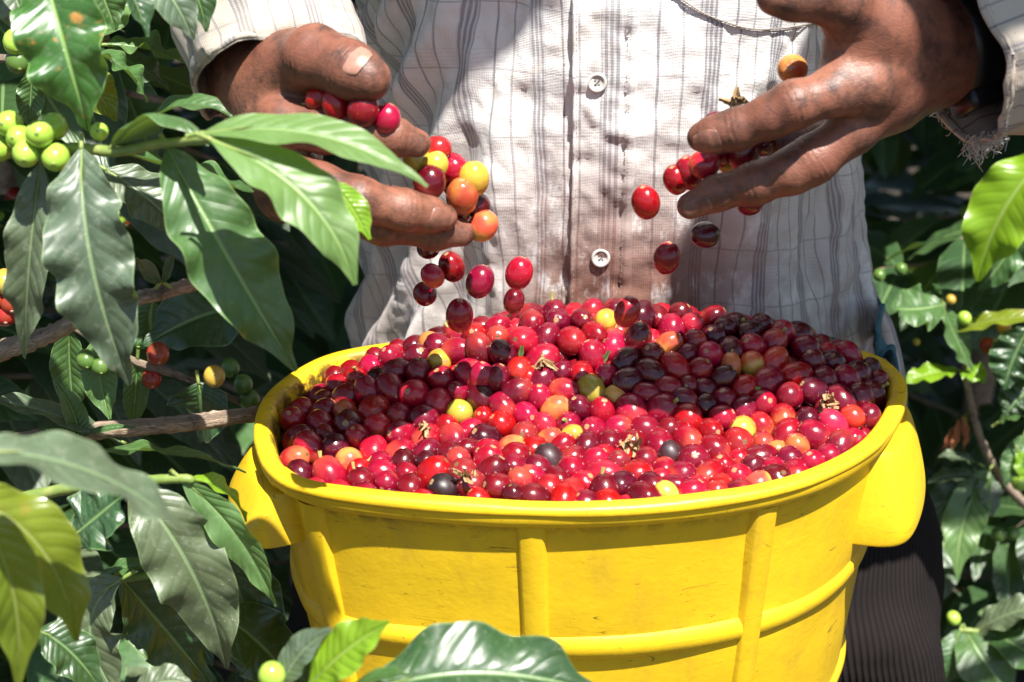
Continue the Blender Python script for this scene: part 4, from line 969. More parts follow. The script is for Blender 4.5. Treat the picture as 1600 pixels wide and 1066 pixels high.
def joints(Hd):
    J = []
    for ci, ch in enumerate([Hd['thumb']] + Hd['fingers']):
        n = len(ch)
        for k in ((2, n - 3) if n > 5 else (1, 2, n - 2)):
            if 0 < k < n - 1:
                p, r = U3(ch[k]); q, _ = U3(ch[k + 1]); o_, _ = U3(ch[k - 1]); J.append((p, nrm(q - o_), r))
    return J
def nail(parent, Hd, ci, t, nvec, wr=0.72, ln=1.0, mat=None):
    ch = Hd['thumb'] if ci < 0 else Hd['fingers'][ci]; fn = hand_sdf(Hd)
    (pa, _), (pb, _) = U3(ch[-3]), U3(ch[-1]); r = U3(ch[-2])[1]; ax = nrm(pb - pa); n = camn(nvec); n = nrm(n - ax * (n @ ax)); s = np.cross(ax, n)
    c = pa + (pb - pa) * t; B0 = []; DR = []; EX = []; nu, nv = 17, 17
    (pc, rc) = U3(ch[-1])
    for i in range(nu):
        for j in range(nv):
            x = i / (nu - 1) * 2 - 1; y = j / (nv - 1) * 2 - 1
            k = (1 - 0.28 * abs(x) ** 3 * (1 if y > 0 else 1.3)); a = y * 1.0; 
            xx = x * r * ln * (1 - 0.20 * y * y * (1 if x > 0 else 1.2)); a = y * wr * (1 - 0.18 * x * x)
            B0.append(c + ax * xx); DR.append(n * math.cos(a) + s * math.sin(a)); EX.append(0.0005 - 0.0012 * max(0.0, abs(y) - 0.85) / 0.15 - 0.0014 * max(0.0, -x - 0.85) / 0.15 + 0.0004 * max(0, x))
    B0, DR = np.array(B0), np.array(DR); lo = np.zeros(len(B0)); hi = np.full(len(B0), 0.022)
    for _ in range(12):
        mid = (lo + hi) / 2; ins = fn((B0 + DR * mid[:, None]).astype(np.float32)) < 0; lo = np.where(ins, mid, lo); hi = np.where(ins, hi, mid)
    V = B0 + DR * (np.minimum(lo, r * 1.5) + np.array(EX))[:, None]
    return mk('nail', V, grid_faces(nu, nv), mat or NAIL, parent)

PERS = Vector((0.02, 0.235, 0))
person = empty('person', PERS, 'picker in dirty checked shirt and dark corduroy trousers, dropping cherries from both hands', 'person')
def grime(V, tips):
    g = np.zeros(len(V))
    for p, r, a in tips: g = np.maximum(g, a * np.exp(-(np.linalg.norm(V - p, axis=1) / r) ** 2))
    return g
def build_skin():
    allV = []; allF = []; G = []; k = 0
    for Hd, h in ((HL, 0.00125), (HR, 0.00125)):
        pts = [U3(q)[0] for ch in [Hd['thumb']] + Hd['fingers'] for q in ch] + [U3(q)[0] for pr_ in Hd['palm'] for q in pr_] + [U3(Hd['wrist'][1])[0]]
        pts = np.array(pts); lo = pts.min(0) - 0.032; hi = pts.max(0) + 0.032
        V, F = sdf_mesh(hand_sdf(Hd), lo, hi, h)
        for _ in range(2):                                    # light smoothing
            S = np.zeros_like(V); c = np.zeros(len(V))
            for a, b in ((0, 1), (1, 2), (2, 3), (3, 0)):
                np.add.at(S, F[:, a], V[F[:, b]]); np.add.at(c, F[:, a], 1); np.add.at(S, F[:, b], V[F[:, a]]); np.add.at(c, F[:, b], 1)
            V = V * 0.5 + 0.5 * S / np.maximum(c, 1)[:, None]
        # creases across the joints, knuckle swelling
        for p, ax, r in joints(Hd):
            q = V - p; al = q @ ax; rad = np.linalg.norm(q - al[:, None] * ax, axis=1); near = rad < r * 1.35
            for off, dep in ((-0.0024, 0.00045), (0, 0.00075), (0.0023, 0.0005)):
                w = np.exp(-((al - off) / 0.00055) ** 2) * near
                V = V - (q - al[:, None] * ax) / (rad[:, None] + 1e-9) * (w * dep)[:, None]
            w = np.exp(-(al / 0.007) ** 2) * near; V = V + (q - al[:, None] * ax) / (rad[:, None] + 1e-9) * (w * 0.0010)[:, None]
        tips = []
        for ch in [Hd['thumb']] + Hd['fingers']:
            p, r = U3(ch[-1]); tips.append((p, 0.011, 0.9)); p, r = U3(ch[-3]); tips.append((p, 0.012, 0.5)); p, r = U3(ch[0]); tips.append((p, 0.02, 0.35)); p, r = U3(ch[len(ch) // 2]); tips.append((p, 0.012, 0.75))
        allV.append(V); allF.append(F + k); G.append(grime(V, tips)); k += len(V)
    # the rest of the body, coarser: forearms, arms, trunk, neck and head in one surface
    def body(P):
        d = capsule(P, (0.031, .258, .86), (0.031, .265, 1.02), .088, .088)
        for (a, b, ra, rb) in [((-.02, .265, .9), (-.025, .27, 1.26), .062, .066), ((.08, .265, .9), (.085, .27, 1.26), .062, .066), ((-.07, .262, 1.34), (.13, .262, 1.34), .045, .045),
                               ((.02, .25, 1.36), (.02, .235, 1.49), .052, .048)]:
            d = smin(d, capsule(P, a, b, ra, rb), 0.05)
        for Hd, sx in ((HL, -.115), (HR, .165)):
            w, rw = U3(Hd['wrist'][1]); d = smin(d, capsule(P, (sx, .262, 1.34), Hd['elbow'], .044, .036), 0.02); d = np.minimum(d, capsule(P, Hd['elbow'], w, .038, rw * .96))
        q = (P - np.array([.02, .225, 1.60], np.float32)) / np.array([.074, .092, .112], np.float32); hd = (np.linalg.norm(q, axis=-1) - 1) * .075
        hd = smin(hd, capsule(P, (.02, .165, 1.535), (.02, .20, 1.56), .032, .05), .03)
        hd = smin(hd, capsule(P, (.02, .132, 1.615), (.02, .118, 1.582), .008, .015), .012)
        for s in (-1, 1):
            hd = smin(hd, capsule(P, (.02 + s * .012, .141, 1.628), (.02 + s * .05, .15, 1.63), .009, .008), .01)
            hd = smin(hd, capsule(P, (.02 + s * .078, .235, 1.615), (.02 + s * .076, .228, 1.575), .013, .008), .008)
            hd = smin(hd, capsule(P, (.02 + s * .033, .146, 1.605), (.02 + s * .033, .147, 1.605), .011, .011), .006)
        hd = smin(hd, capsule(P, (.002, .133, 1.548), (.038, .133, 1.548), .009, .009), .008)
        return smin(d, hd, 0.03)
    V, F = sdf_mesh(body, (-0.34, -0.02, 0.74), (0.44, 0.40, 1.76), 0.0085)
    allV.append(V); allF.append(F + k); G.append(np.zeros(len(V)))
    # knit the forearms of the hands to the arms inside the sleeves, so that the body is one surface
    VA = np.vstack(allV); FA = np.vstack(allF); lab = np.arange(len(VA))
    E = np.vstack([FA[:, [0, 1]], FA[:, [1, 2]], FA[:, [2, 3]], FA[:, [3, 0]]])
    while True:
        m_ = np.minimum(lab[E[:, 0]], lab[E[:, 1]]); new = lab.copy(); np.minimum.at(new, E[:, 0], m_); np.minimum.at(new, E[:, 1], m_); new = new[new]
        if (new == lab).all(): break
        lab = new
    ids, cnt = np.unique(lab, return_counts=True); comps = [np.flatnonzero(lab == q) for q in ids[np.argsort(-cnt)]]
    body_c = [c for c in comps if len(c) > 200]; drop = np.isin(lab, [lab[c[0]] for c in comps if len(c) <= 200])
    done = body_c[0]; extra = []; restc = body_c[1:]
    while restc:
        best = None
        for n_, c in enumerate(restc):
            A_ = c[::max(1, len(c) // 1500)]; B_ = done[::max(1, len(done) // 3000)]
            d = np.linalg.norm(VA[A_][:, None] - VA[B_][None], axis=2); k_ = np.unravel_index(d.argmin(), d.shape)
            if best is None or d.min() < best[0]: best = (d.min(), n_, A_[k_[0]], B_[k_[1]])
        _, n_, a, b = best; ea = E[(E[:, 0] == a)][0][1]; eb = E[(E[:, 0] == b)][0][1]
        extra.append([int(a), int(ea), int(b), int(eb)]); done = np.concatenate([done, restc.pop(n_)])
    FA = FA[~drop[FA[:, 0]]]
    allF = [FA] + ([np.array(extra)] if extra else [])
    FA = np.vstack(allF); used, inv = np.unique(FA, return_inverse=True); FA = inv.reshape(FA.shape)
    mk('body', VA[used], FA, SKIN, person, attrs={'grime': np.concatenate(G)[used]})
    nail(person, HL, -1, 0.50, (0.05, 0.40, 1.0), 0.74, 0.58, NAIL)
    nail(person, HL, 0, 0.80, (0.25, -0.35, 0.9), 0.8, 0.9, NAILD)
    nail(person, HL, 1, 0.70, (0.25, -0.3, 0.9), 0.8, 0.85, NAILD)
    nail(person, HL, 2, 0.85, (0.25, -0.5, 0.8), 0.8, 0.85, NAILD)
    nail(person, HR, 0, 0.72, (-0.25, -0.55, 0.8), 0.8, 0.95, NAILD)
    nail(person, HR, 1, 0.85, (-0.25, -0.5, 0.85), 0.8, 0.9, NAILD)
    nail(person, HR, -1, 0.7, (-0.1, 0.4, 0.9), 0.8, 0.9, NAIL)
    # hair
    hm = simple('hair', (0.012, 0.009, 0.008), 0.5, None, 300, 0.8)
    V, F = sdf_mesh(lambda P: np.maximum((np.linalg.norm((P - np.array([.02, .235, 1.612], np.float32)) / np.array([.080, .096, .113], np.float32), axis=-1) - 1) * .08, -(P[..., 2] - 1.60) - (P[..., 1] - .20) * .9), (-.1, .1, 1.45), (.14, .37, 1.76), 0.006)
    mk('hair', V, F, hm, person)
build_skin()

# ------------------------------------------------------------------ clothes
def cloth_material(name, base=(0.80, 0.785, 0.765), stain=1.0, seam=False):
    """checked cotton: uv in metres (u round the body, v up)"""
    m = M(name); uv = m.sep(m.co('UV')); P = m.co('Object')
    wob = m.f('MULTIPLY', m.f('SUBTRACT', m.noise(P, 9, 2), 0.5), 0.006)
    u = m.f('ADD', uv[0], wob); v = m.f('ADD', uv[1], m.f('MULTIPLY', wob, 0.7))
    def line(x, period, off, half, soft=0.0004):
        d = m.f('ABSOLUTE', m.f('SUBTRACT', m.f('FRACT', m.f('ADD', m.f('DIVIDE', m.f('SUBTRACT', x, off), period), 100.5)), 0.5))
        return m.ss(m.f('MULTIPLY', d, period), half + soft, half)
    bandx = line(u, 0.037, 0.0, 0.0034, 0.0009); fine = line(u, 0.0022, 0.0, 0.00042, 0.0004)
    s1 = m.f('MULTIPLY', bandx, m.f('ADD', 0.28, m.f('MULTIPLY', fine, 0.45)))
    s2 = m.f('MULTIPLY', line(u, 0.037, 0.0135, 0.00035, 0.0004), 0.7); s3 = m.f('MULTIPLY', line(u, 0.037, 0.0235, 0.00035, 0.0004), 0.55)
    h1 = m.f('MULTIPLY', line(v, 0.036, 0.006, 0.00030, 0.0004), 0.42); h2 = m.f('MULTIPLY', line(v, 0.043, 0.027, 0.006, 0.001), m.f('MULTIPLY', line(v, 0.0022, 0.0, 0.00035, 0.0004), 0.10))
    st = m.f('MAXIMUM', m.f('MAXIMUM', s1, s2), m.f('MAXIMUM', s3, m.f('MAXIMUM', h1, h2)))
    st = m.f('MULTIPLY', st, m.ss(m.noise(P, 60, 3, 0.6), 0.2, 0.6, 0.65, 1.0))
    c = m.mix(st, base, (0.13, 0.13, 0.17))
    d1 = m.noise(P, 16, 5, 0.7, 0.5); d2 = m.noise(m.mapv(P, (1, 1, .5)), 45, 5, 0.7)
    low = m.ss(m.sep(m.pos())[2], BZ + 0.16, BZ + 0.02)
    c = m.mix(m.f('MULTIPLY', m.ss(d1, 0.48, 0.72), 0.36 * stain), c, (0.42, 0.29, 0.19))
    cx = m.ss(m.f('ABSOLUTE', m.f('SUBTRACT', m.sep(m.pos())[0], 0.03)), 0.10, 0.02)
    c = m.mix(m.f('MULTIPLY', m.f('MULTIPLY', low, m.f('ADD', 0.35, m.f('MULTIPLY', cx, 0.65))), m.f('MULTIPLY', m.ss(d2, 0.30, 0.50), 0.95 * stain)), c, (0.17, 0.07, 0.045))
    c = m.mix(m.f('MULTIPLY', m.ss(m.noise(P, 210, 4, 0.7), 0.68, 0.73), 0.6 * stain), c, (0.12, 0.07, 0.04))
    wv = m.f('ADD', line(uv[0], 0.0009, 0, 0.0001, 0.0003), line(uv[1], 0.0009, 0, 0.0001, 0.0003))
    m.bump(m.f('ADD', m.f('MULTIPLY', wv, 0.15), m.f('ADD', m.f('MULTIPLY', m.noise(P, 120, 3, 0.6), 1.2), m.f('MULTIPLY', m.noise(P, 35, 3, 0.6), 3.2))), 0.5, 0.0012)
    return m.bsdf(Base_Color=c, Roughness=0.92, Specular_IOR_Level=0.2, Sheen_Weight=0.1)
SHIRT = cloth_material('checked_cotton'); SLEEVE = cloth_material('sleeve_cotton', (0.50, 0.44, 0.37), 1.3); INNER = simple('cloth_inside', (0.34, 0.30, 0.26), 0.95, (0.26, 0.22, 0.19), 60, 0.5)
SCX, SCY = 0.0315, 0.268
n_a, n_b, n_c = Noise2(101), Noise2(102), Noise2(103)
def sh_dims(z):
    zz = z - BZ
    rx = np.interp(zz, [-0.16, -0.05, 0.03, 0.15, 0.30, 0.40, 0.45, 0.485], [0.185, 0.172, 0.158, 0.158, 0.168, 0.160, 0.125, 0.07])
    ry = np.interp(zz, [-0.16, -0.05, 0.03, 0.15, 0.30, 0.40, 0.45, 0.485], [0.150, 0.140, 0.137, 0.141, 0.145, 0.115, 0.09, 0.06])
    return rx, ry
def shirt_pt(a, z, off=0.0):
    """a = 0 at the front centre, growing to the picture's right"""
    a = np.asarray(a, float); z = np.asarray(z, float); rx, ry = sh_dims(z); e = 2 / 2.5
    sx = np.sign(np.sin(a)) * np.abs(np.sin(a)) ** e; cx = np.sign(np.cos(a)) * np.abs(np.cos(a)) ** e
    zz = z - BZ; front = smooth(2.0, 1.2, np.abs(a))
    s = a * 0.16
    calm = 1 - 0.75 * np.exp(-((s - 0.0) / 0.03) ** 2)
    w = 0.0065 * n_a(s * 22 + zz * 7, zz * 5 + 3) + 0.0042 * n_b(s * 48 - zz * 18, zz * 10)
    w = w + 0.0022 * np.sin((s * 95 + 3.0 * n_c(s * 9, zz * 7))) * smooth(0.30, 0.0, np.abs(zz - 0.02))
    # tight diagonal folds on the picture's left side
    left_ = smooth(-0.05, -0.15, s)
    w = w + left_ * 0.0062 * np.sin((s * 1.0 - zz * 0.55) * 150 + 2 * n_c(s * 12, zz * 9))
    w = w * calm + 0.0016 * n_b(s * 110, zz * 60) + 0.0009 * n_c(s * 210 + zz * 60, zz * 150)
    # cloth puckers down the button strip
    w = w + 0.0011 * np.exp(-((s) / 0.022) ** 2) * n_c(s * 60, zz * 120)
    r = off + w
    x = SCX + (rx + r) * sx; y = SCY - (ry + r) * cx + 0.0
    y = y + 0.012 * smooth(0.05, 0.3, zz)
    return np.stack([x, y, z + 0 * a], -1)
def shirt_uv(a, z):
    s = a * 0.168; zz = z - BZ
    wl = smooth(-0.03, -0.12, s)
    du = wl * (0.016 * np.sin(zz * 16 + s * 10 + 0.4) + 0.008 * n_a(s * 12, zz * 12)) + 0.0025 * n_b(s * 18, zz * 14)
    return np.stack([s + du + 0.0405, zz + 0.003 * n_c(s * 14, zz * 10)], -1)
def shirt_at(px, py):
    """angle and height of the shirt's surface under a pixel"""
    best = None
    for a in np.linspace(-1.5, 1.5, 301):
        for z in (None,):
            lo, hi = BZ - 0.05, BZ + 0.4
            for _ in range(18):
                mid = (lo + hi) / 2; x, y, _z = proj(shirt_pt(a, mid)); (lo, hi) = (mid, hi) if y > py else (lo, mid)
            x, y, _z = proj(shirt_pt(a, lo)); d = abs(x - px)
            if best is None or d < best[0]: best = (d, a, lo)
    return best[1], best[2]
def build_shirt():
    na, nz_ = 420, 230; A = np.linspace(-math.pi, math.pi, na, endpoint=False); Z = np.linspace(BZ - 0.155, BZ + 0.485, nz_)
    AA, ZZ = np.meshgrid(A, Z, indexing='ij'); V = shirt_pt(AA.ravel(), ZZ.ravel()); uv = shirt_uv(AA.ravel(), ZZ.ravel())
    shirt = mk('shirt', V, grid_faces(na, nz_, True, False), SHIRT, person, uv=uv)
    sol = shirt.modifiers.new('thick', 'SOLIDIFY'); sol.thickness = 0.0011; sol.offset = -1
    # button strip with its two edges proud of the cloth
    a0, _ = shirt_at(890, 300); a1, _ = shirt_at(988, 300)
    n1 = 25; A = np.linspace(a0, a1, n1); offs = []
    for k in range(n1):
        t = k / (n1 - 1); offs.append(0.0002 if k in (0, n1 - 1) else (0.0040 if k in (1, 2, n1 - 2, n1 - 3) else (0.0016 if k in (3, n1 - 4) else 0.0023)))
    AA, ZZ = np.meshgrid(A, Z, indexing='ij'); O = np.repeat(np.array(offs), nz_)
    O = O + 0.0006 * n_c(AA.ravel() * 30, ZZ.ravel() * 160) * (O > 0.001)
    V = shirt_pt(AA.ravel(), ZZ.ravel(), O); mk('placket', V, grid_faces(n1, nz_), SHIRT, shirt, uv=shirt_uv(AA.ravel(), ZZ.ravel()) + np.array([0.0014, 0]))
    # buttons
    bm_ = simple('pearl_button', (0.54, 0.52, 0.49), 0.35, (0.46, 0.44, 0.41), 250, coat=0.2); hole = simple('button_hole', (0.10, 0.08, 0.07), 0.9)
    for (bx, by) in ((932, 128), (938, 401), (930, -150)):
        a, z = shirt_at(bx, by); p = shirt_pt(a, z, 0.0018); n = nrm(np.array([0, -1, 0.12])); S = np.array([1.0, 0, 0]); T = np.cross(S, n) * -1
        prof = [(0.0, 0.0009), (0.0030, 0.0010), (0.0036, 0.0013), (0.0041, 0.0021), (0.0050, 0.0022), (0.0056, 0.0014), (0.0056, 0.0002), (0.0052, -0.0006)]
        V = []; nn = 36
        for (r, h) in prof:
            for k in range(nn):
                t = 2 * math.pi * k / nn; V.append(p + (S * math.cos(t) + T * math.sin(t)) * max(r, 1e-4) + n * h)
        b = mk('button', V, grid_faces(len(prof), nn, False, True), bm_, shirt)
        g = [sphere_geom(p + S * dx * 0.0011 + T * dy * 0.0011 + n * 0.0011, 0.0005, 0.4, n, 8, 5) for dx in (-1, 1) for dy in (-1, 1)]
        g.append(tube([p - S * .0011 - T * .0011 + n * .0013, p + n * .0017, p + S * .0011 + T * .0011 + n * .0013], [.0002, .0002], 5, 6))
        V, F, _ = merge([(q[0], q[1]) for q in g]); me = b.data
        bm = bmesh.new(); bm.from_mesh(me); off = len(bm.verts); org = np.array(worldpos(shirt))
        vs_ = [bm.verts.new((q - org).tolist()) for q in V]; me.materials.append(hole)
        for f in F:
            ff = bm.faces.new([vs_[i] for i in f]); ff.material_index = 1
        bm.to_mesh(me); bm.free()
    # breast pocket, only its rounded bottom shows
    pts = [shirt_at(x, y) for x, y in [(1052, -8), (1075, 8), (1110, 28), (1160, 46), (1205, 48), (1250, 42), (1290, 28), (1325, 0)]]
    edge = catmull(pts, 40); V = []; uvp = []; ztop = BZ + 0.31
    for i, (a, z) in enumerate(edge):
        for j in range(14):
            t = j / 13; zz = z + (ztop - z) * t; o_ = 0.0004 if (j == 0 or i in (0, 39)) else 0.0012
            V.append(shirt_pt(a, zz, o_)); uvp.append(shirt_uv(np.array(a), np.array(zz)) + np.array([0.003, 0.004]))
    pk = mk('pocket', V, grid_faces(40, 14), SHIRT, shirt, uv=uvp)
    thread = simple('seam_thread', (0.30, 0.26, 0.22), 0.9)
    v, f, u = tube([shirt_pt(a, z + 0.0012, 0.0013) for a, z in edge], [0.00045, 0.00045], 5, 60); mk('seam', v, f, thread, shirt, uv=u)
    for aa in (a0 + (a1 - a0) * 0.1, a1 - (a1 - a0) * 0.1):      # stitching lines of the strip
        parts = []
        for z in np.arange(BZ - 0.02, BZ + 0.24, 0.0034):
            p, q = shirt_pt(aa, z, 0.0029), shirt_pt(aa, z + 0.0020, 0.0029)
            parts.append(tube([p, (p + q) / 2 + np.array([0, -0.0002, 0]), q], [.00022, .00026, .00022], 4, 3)[:2])
        V, F, _ = merge(parts); tag(mk('stitching', V, F, thread, shirt), kind='stuff')
    # sleeves
    def sleeve(path, radii, seed, cuff_flat, fray=False):
        n, ns = 90, 90; path = catmull(path, n); rad = np.interp(np.linspace(0, 1, n), np.linspace(0, 1, len(radii)), radii)
        nn1, nn2 = Noise2(seed), Noise2(seed + 1); V = []; uv = []; prev = np.array([1.0, 0, 0]); L = 0
        for i in range(n):
            T = nrm(path[min(i + 1, n - 1)] - path[max(i - 1, 0)]); prev = nrm(prev - T * (prev @ T)); B = np.cross(T, prev)
            if i: L += np.linalg.norm(path[i] - path[i - 1])
            e = smooth(0, 10, n - 1 - i)
            for j in range(ns):
                a = 2 * math.pi * j / ns
                w = 0.007 * e * nn1(L * 34 + 2 * math.sin(a), math.cos(a) * 1.6 + 5) + 0.0035 * nn2(L * 70 + 1.5 * math.sin(a + 1), math.cos(a) * 2.2 + math.sin(a) * 1.3) + 0.0035 * nn1(math.cos(a) * 2 + 9, math.sin(a) * 2) + 0.0012 * nn2(L * 190, math.cos(a) * 8 + math.sin(a) * 5)
                r = rad[i] + w; k = 0.0012 if i > n - 12 else 0
                V.append(path[i] + (r + k) * (math.cos(a) * prev + math.sin(a) * B) + (T * 0.004 * float(nn1(math.cos(a) * 3, math.sin(a) * 3 + 20)) if i > n - 3 else 0)); uv.append((a * 0.048 * (1 if True else 0), L))
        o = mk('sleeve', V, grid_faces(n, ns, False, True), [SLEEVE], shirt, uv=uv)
        s_ = o.modifiers.new('thick', 'SOLIDIFY'); s_.thickness = 0.0016; s_.offset = 0
        # turned hem, a roll on the edge
        ring = [V[(n - 2) * ns + j] for j in range(ns)]; ring.append(ring[0]); v, f, u = tube(ring, [0.0014, 0.0014], 6, 120, 0.12, seed)
        mk('hem', v, f, SLEEVE, shirt, uv=[(a * 1, b * 0.01) for a, b in u])
        return np.array(ring)
    wl = U3(HL['wrist'][1])[0]; el = np.array(HL['elbow'])
    cuffL = UY(443, 122, 0.008)
    sleeve([(-0.125, .262, 1.345), (-0.175, .235, 1.28), el + [0, .01, .0], (el + cuffL) / 2 + [-.004, 0, .012], cuffL], [0.066, 0.062, 0.054, 0.048, 0.0405], 201, 1)
    cuffR = UY(1486, 86, -0.014); er = np.array(HR['elbow'])
    ring = sleeve([(0.165, .262, 1.345), (0.235, .24, 1.28), er, (er + cuffR) / 2 + [0.004, 0, .0], cuffR], [0.066, 0.062, 0.056, 0.052, 0.046], 211, 1, True)
    # frayed threads under the right cuff
    rs = np.random.RandomState(4); low = ring[np.argsort(ring[:, 2])[:26]]; parts = []
    for k in range(110):
        p = low[[3, 9, 16, 22][rs.randint(4)] if rs.rand() < .6 else rs.randint(len(low))] + rs.randn(3) * 0.0018; l = rs.uniform(0.002, 0.008); d = nrm([rs.uniform(-.8, .5), rs.uniform(-.5, .5), -1])
        parts.append(tube([p, p + d * l * .4 + rs.randn(3) * .0018, p + d * l * .6 + rs.randn(3) * .0022, p + d * l + rs.randn(3) * .0024], [.0003, .0002], 4, 10)[:2])
    V, F, _ = merge(parts); tag(mk('frayed_thread', V, F, simple('loose_thread', (0.6, 0.56, 0.5), 0.95), shirt), kind='stuff')
    # shirt tail flaring behind the basket at the right
    V = []; uv = []
    top = [(1362, 440, .20), (1372, 470, .20), (1392, 505, .20), (1405, 550, .20), (1413, 600, .20), (1416, 680, .20), (1410, 760, .20)]
    top = catmull(top, 30)
    for i in range(30):
        for j in range(12):
            t = j / 11; x, y, Y = top[i]; V.append(UY(x - t * 85, y, Y - 0.020 * math.sin(math.pi * min(1, t * 2)) + .05 * t + .003 * math.sin(i * .5 + t * 6))); uv.append((t * .05, -i * .006))
    st = mk('shirt_tail', V, grid_faces(30, 12), SHIRT, shirt, uv=uv); s_ = st.modifiers.new('thick', 'SOLIDIFY'); s_.thickness = 0.0015
build_shirt()
def build_trousers():
    m = M('corduroy'); uv = m.sep(m.co('UV')); P = m.co('Object')
    rib_ = m.f('ABSOLUTE', m.f('SINE', m.f('MULTIPLY', uv[0], math.pi / 0.0044))); n = m.noise(P, 25, 4, 0.6)
    c = m.mix(m.ss(n, 0.3, 0.7), (0.020, 0.015, 0.015), (0.036, 0.026, 0.024)); c = m.mix(m.f('MULTIPLY', rib_, 0.4), (0.010, 0.008, 0.008), c)
    m.bump(m.f('ADD', m.f('MULTIPLY', rib_, 0.8), n), 0.9, 0.0015); m.bsdf(Base_Color=c, Roughness=0.95, Specular_IOR_Level=0.15)
    nn = Noise2(301); parts = []
    def loft(rings, ns=110):
        n = 120; R = catmull(rings, n); V = []; uv = []
        for i in range(n):
            cx_, cy_, z, rx, ry = R[i]
            for j in range(ns):
                a = 2 * math.pi * j / ns; w = 0.009 * nn(math.cos(a) * 2 + z * 4, math.sin(a) * 2 + z * 16) + 0.003 * nn(math.cos(a) * 3, z * 45 + math.sin(a))
                V.append((cx_ + (rx + w) * math.cos(a), cy_ + (ry + w) * math.sin(a), z)); uv.append((a * (rx + ry) / 2, z))
        return np.array(V), grid_faces(n, ns, False, True), uv
    parts.append(loft([(.021, .265, .80, .165, .115), (.021, .262, .87, .165, .12), (.021, .262, .93, .150, .115), (.021, .262, .97, .148, .112)]))
    parts.append(loft([(.125, .22, .09, .062, .075), (.125, .215, .30, .066, .078), (.15, .195, .50, .080, .090), (.160, .185, .66, .100, .105), (.150, .195, .78, .102, .112), (.125, .225, .86, .082, .105)]))
    parts.append(loft([(-.085, .23, .09, .062, .075), (-.085, .22, .30, .066, .078), (-.09, .21, .50, .080, .090), (-.09, .20, .66, .095, .105), (-.085, .215, .78, .093, .11), (-.07, .235, .86, .08, .105)]))
    V, F, uv = merge(parts); mk('trousers', V, F, m.m, person, uv=uv)
    bm_ = simple('rubber_boot', (0.02, 0.02, 0.022), 0.45)
    for sx in (.125, -.085):
        g = []
        V, F = sdf_mesh(lambda P: smin(smin(capsule(P, (sx, .225, .05), (sx, .225, .26), .052, .056), capsule(P, (sx, .20, .048), (sx, .09, .040), .048, .038), .03), capsule(P, (sx, .25, .04), (sx, .22, .04), .042, .045), .02) + np.maximum(0, .004 - P[..., 2]) * 5, (sx - .08, .02, -.01), (sx + .08, .33, .33), 0.008)
        V[:, 2] = np.maximum(V[:, 2], -0.004); mk('boot', V, F, bm_, person)
build_trousers()

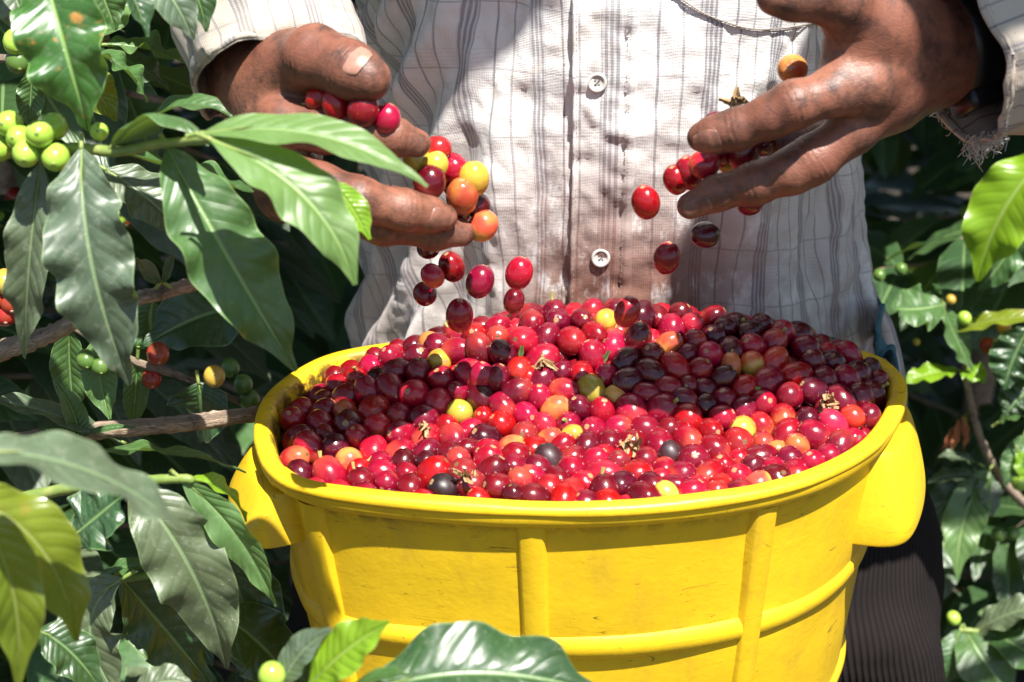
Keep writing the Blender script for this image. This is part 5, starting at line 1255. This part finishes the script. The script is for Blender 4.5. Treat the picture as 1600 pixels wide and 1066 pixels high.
# teal strap that carries the basket, and the twine knotted behind the rim
def strap():
    m = simple('teal_webbing', (0.035, 0.12, 0.16), 0.8, (0.05, 0.16, 0.2), 300, 0.6)
    pts = [wall(uat(1405, False), -0.03, 0.003), UY(1388, 575, .135), UY(1372, 535, .150), UY(1366, 505, .165), UY(1356, 478, .21), np.array([.17, .34, BZ + .04]), np.array([.02, .43, BZ + .02]), np.array([-.08, .40, BZ - .05]), np.array([-.11, .30, BZ - .12]), np.array([-.10, .2, BZ - .14]), wall(uat(640, False), -0.09, 0.003)]
    path = catmull(pts, 120); V = []; w = 0.0125
    for i, p in enumerate(path):
        T = nrm(path[min(i + 1, 119)] - path[max(i - 1, 0)]); out = nrm(np.array([p[0] - .02, p[1] - .27, 0])); W = nrm(np.cross(T, out))
        for s, o_ in ((-1, 0), (1, 0), (1, .0018), (-1, .0018)): V.append(p + W * w * s + out * (o_ + .002))
    o = mk('carrying_strap', V, grid_faces(120, 4, False, True), m, sm=False); tag(o, 'teal webbing strap running from the basket round the picker\'s waist', 'strap')
    tm = simple('green_twine', (0.03, 0.10, 0.09), 0.85, (0.05, 0.16, 0.13), 400, 0.5)
    P = [UY(x, y, Y) for x, y, Y in [(1120, 524, .117), (1180, 520, .122), (1225, 521, .123), (1270, 526, .120), (1310, 535, .114), (1335, 546, .106), (1345, 556, .100)]]
    P = catmull(P, 70); parts = []
    for ph in (0, 2.1, 4.2):
        Q = [p + 0.0012 * np.array([0, math.cos(i * .8 + ph), math.sin(i * .8 + ph)]) for i, p in enumerate(P)]
        parts.append(tube(Q, [.0011, .0011], 6, 140))
    V, F, uv = merge(parts); o = mk('twine', V, F, tm, uv=uv); tag(o, 'dark green twisted twine lying along the back right rim of the basket', 'twine')
strap()
def watch():
    (pa, ra), (pb, rb) = U3(HR['wrist'][0]), U3(HR['wrist'][1]); ax = nrm(pb - pa); c = pa + ax * 0.010 ; R = 0.0250
    w = empty('wristwatch', c, 'black wristwatch on the right-hand wrist in the photo, half under the cuff', 'watch')
    rub = simple('black_rubber', (0.010, 0.010, 0.011), 0.35, None, 200); n0 = camn((-0.45, -0.85, 0.25)); n0 = nrm(n0 - ax * (n0 @ ax)); s0 = np.cross(ax, n0)
    V = []; ns = 64
    q = [(-.0095, 0), (-.009, .0016), (-.0035, .0026), (.0035, .0026), (.009, .0016), (.0095, 0)]
    for j in range(ns):
        a = 2 * math.pi * j / ns
        for x, o_ in q: V.append(c + ax * x + (R + o_ + .0004 * (j % 2)) * (math.cos(a) * n0 + math.sin(a) * s0))
    mk('strap', V, grid_faces(ns, len(q), True, False), rub, w)
    V = []; prof = [(.0, .0072), (.0075, .0074), (.0085, .0082), (.0105, .0080), (.0118, .0062), (.012, .002), (.011, -.002)]
    for (r, h) in prof:
        for k in range(32):
            t = 2 * math.pi * k / 32; e = 1 / max(abs(math.cos(t)), abs(math.sin(t))) ** .5; V.append(c + n0 * (R + h) + (ax * math.cos(t) + s0 * math.sin(t)) * max(r, 1e-4) * e)
    case = mk('case', V, grid_faces(len(prof), 32, False, True), rub, w)
    gl = simple('watch_glass', (0.02, 0.022, 0.025), 0.05, None, 10)
    V = [c + n0 * (R + .0083) + (ax * math.cos(t) + s0 * math.sin(t)) * .0078 for t in np.linspace(0, 6.283, 25)[:-1]]
    mk('glass', V, [list(range(24))], gl, case if False else w, sm=False)
    V, F, _ = tube([c + n0 * (R + .003) + s0 * .0125, c + n0 * (R + .003) + s0 * .0150], [.0016, .0016], 8, 6); mk('button', V, F, simple('steel', (.5, .5, .5), .3), w)
watch()
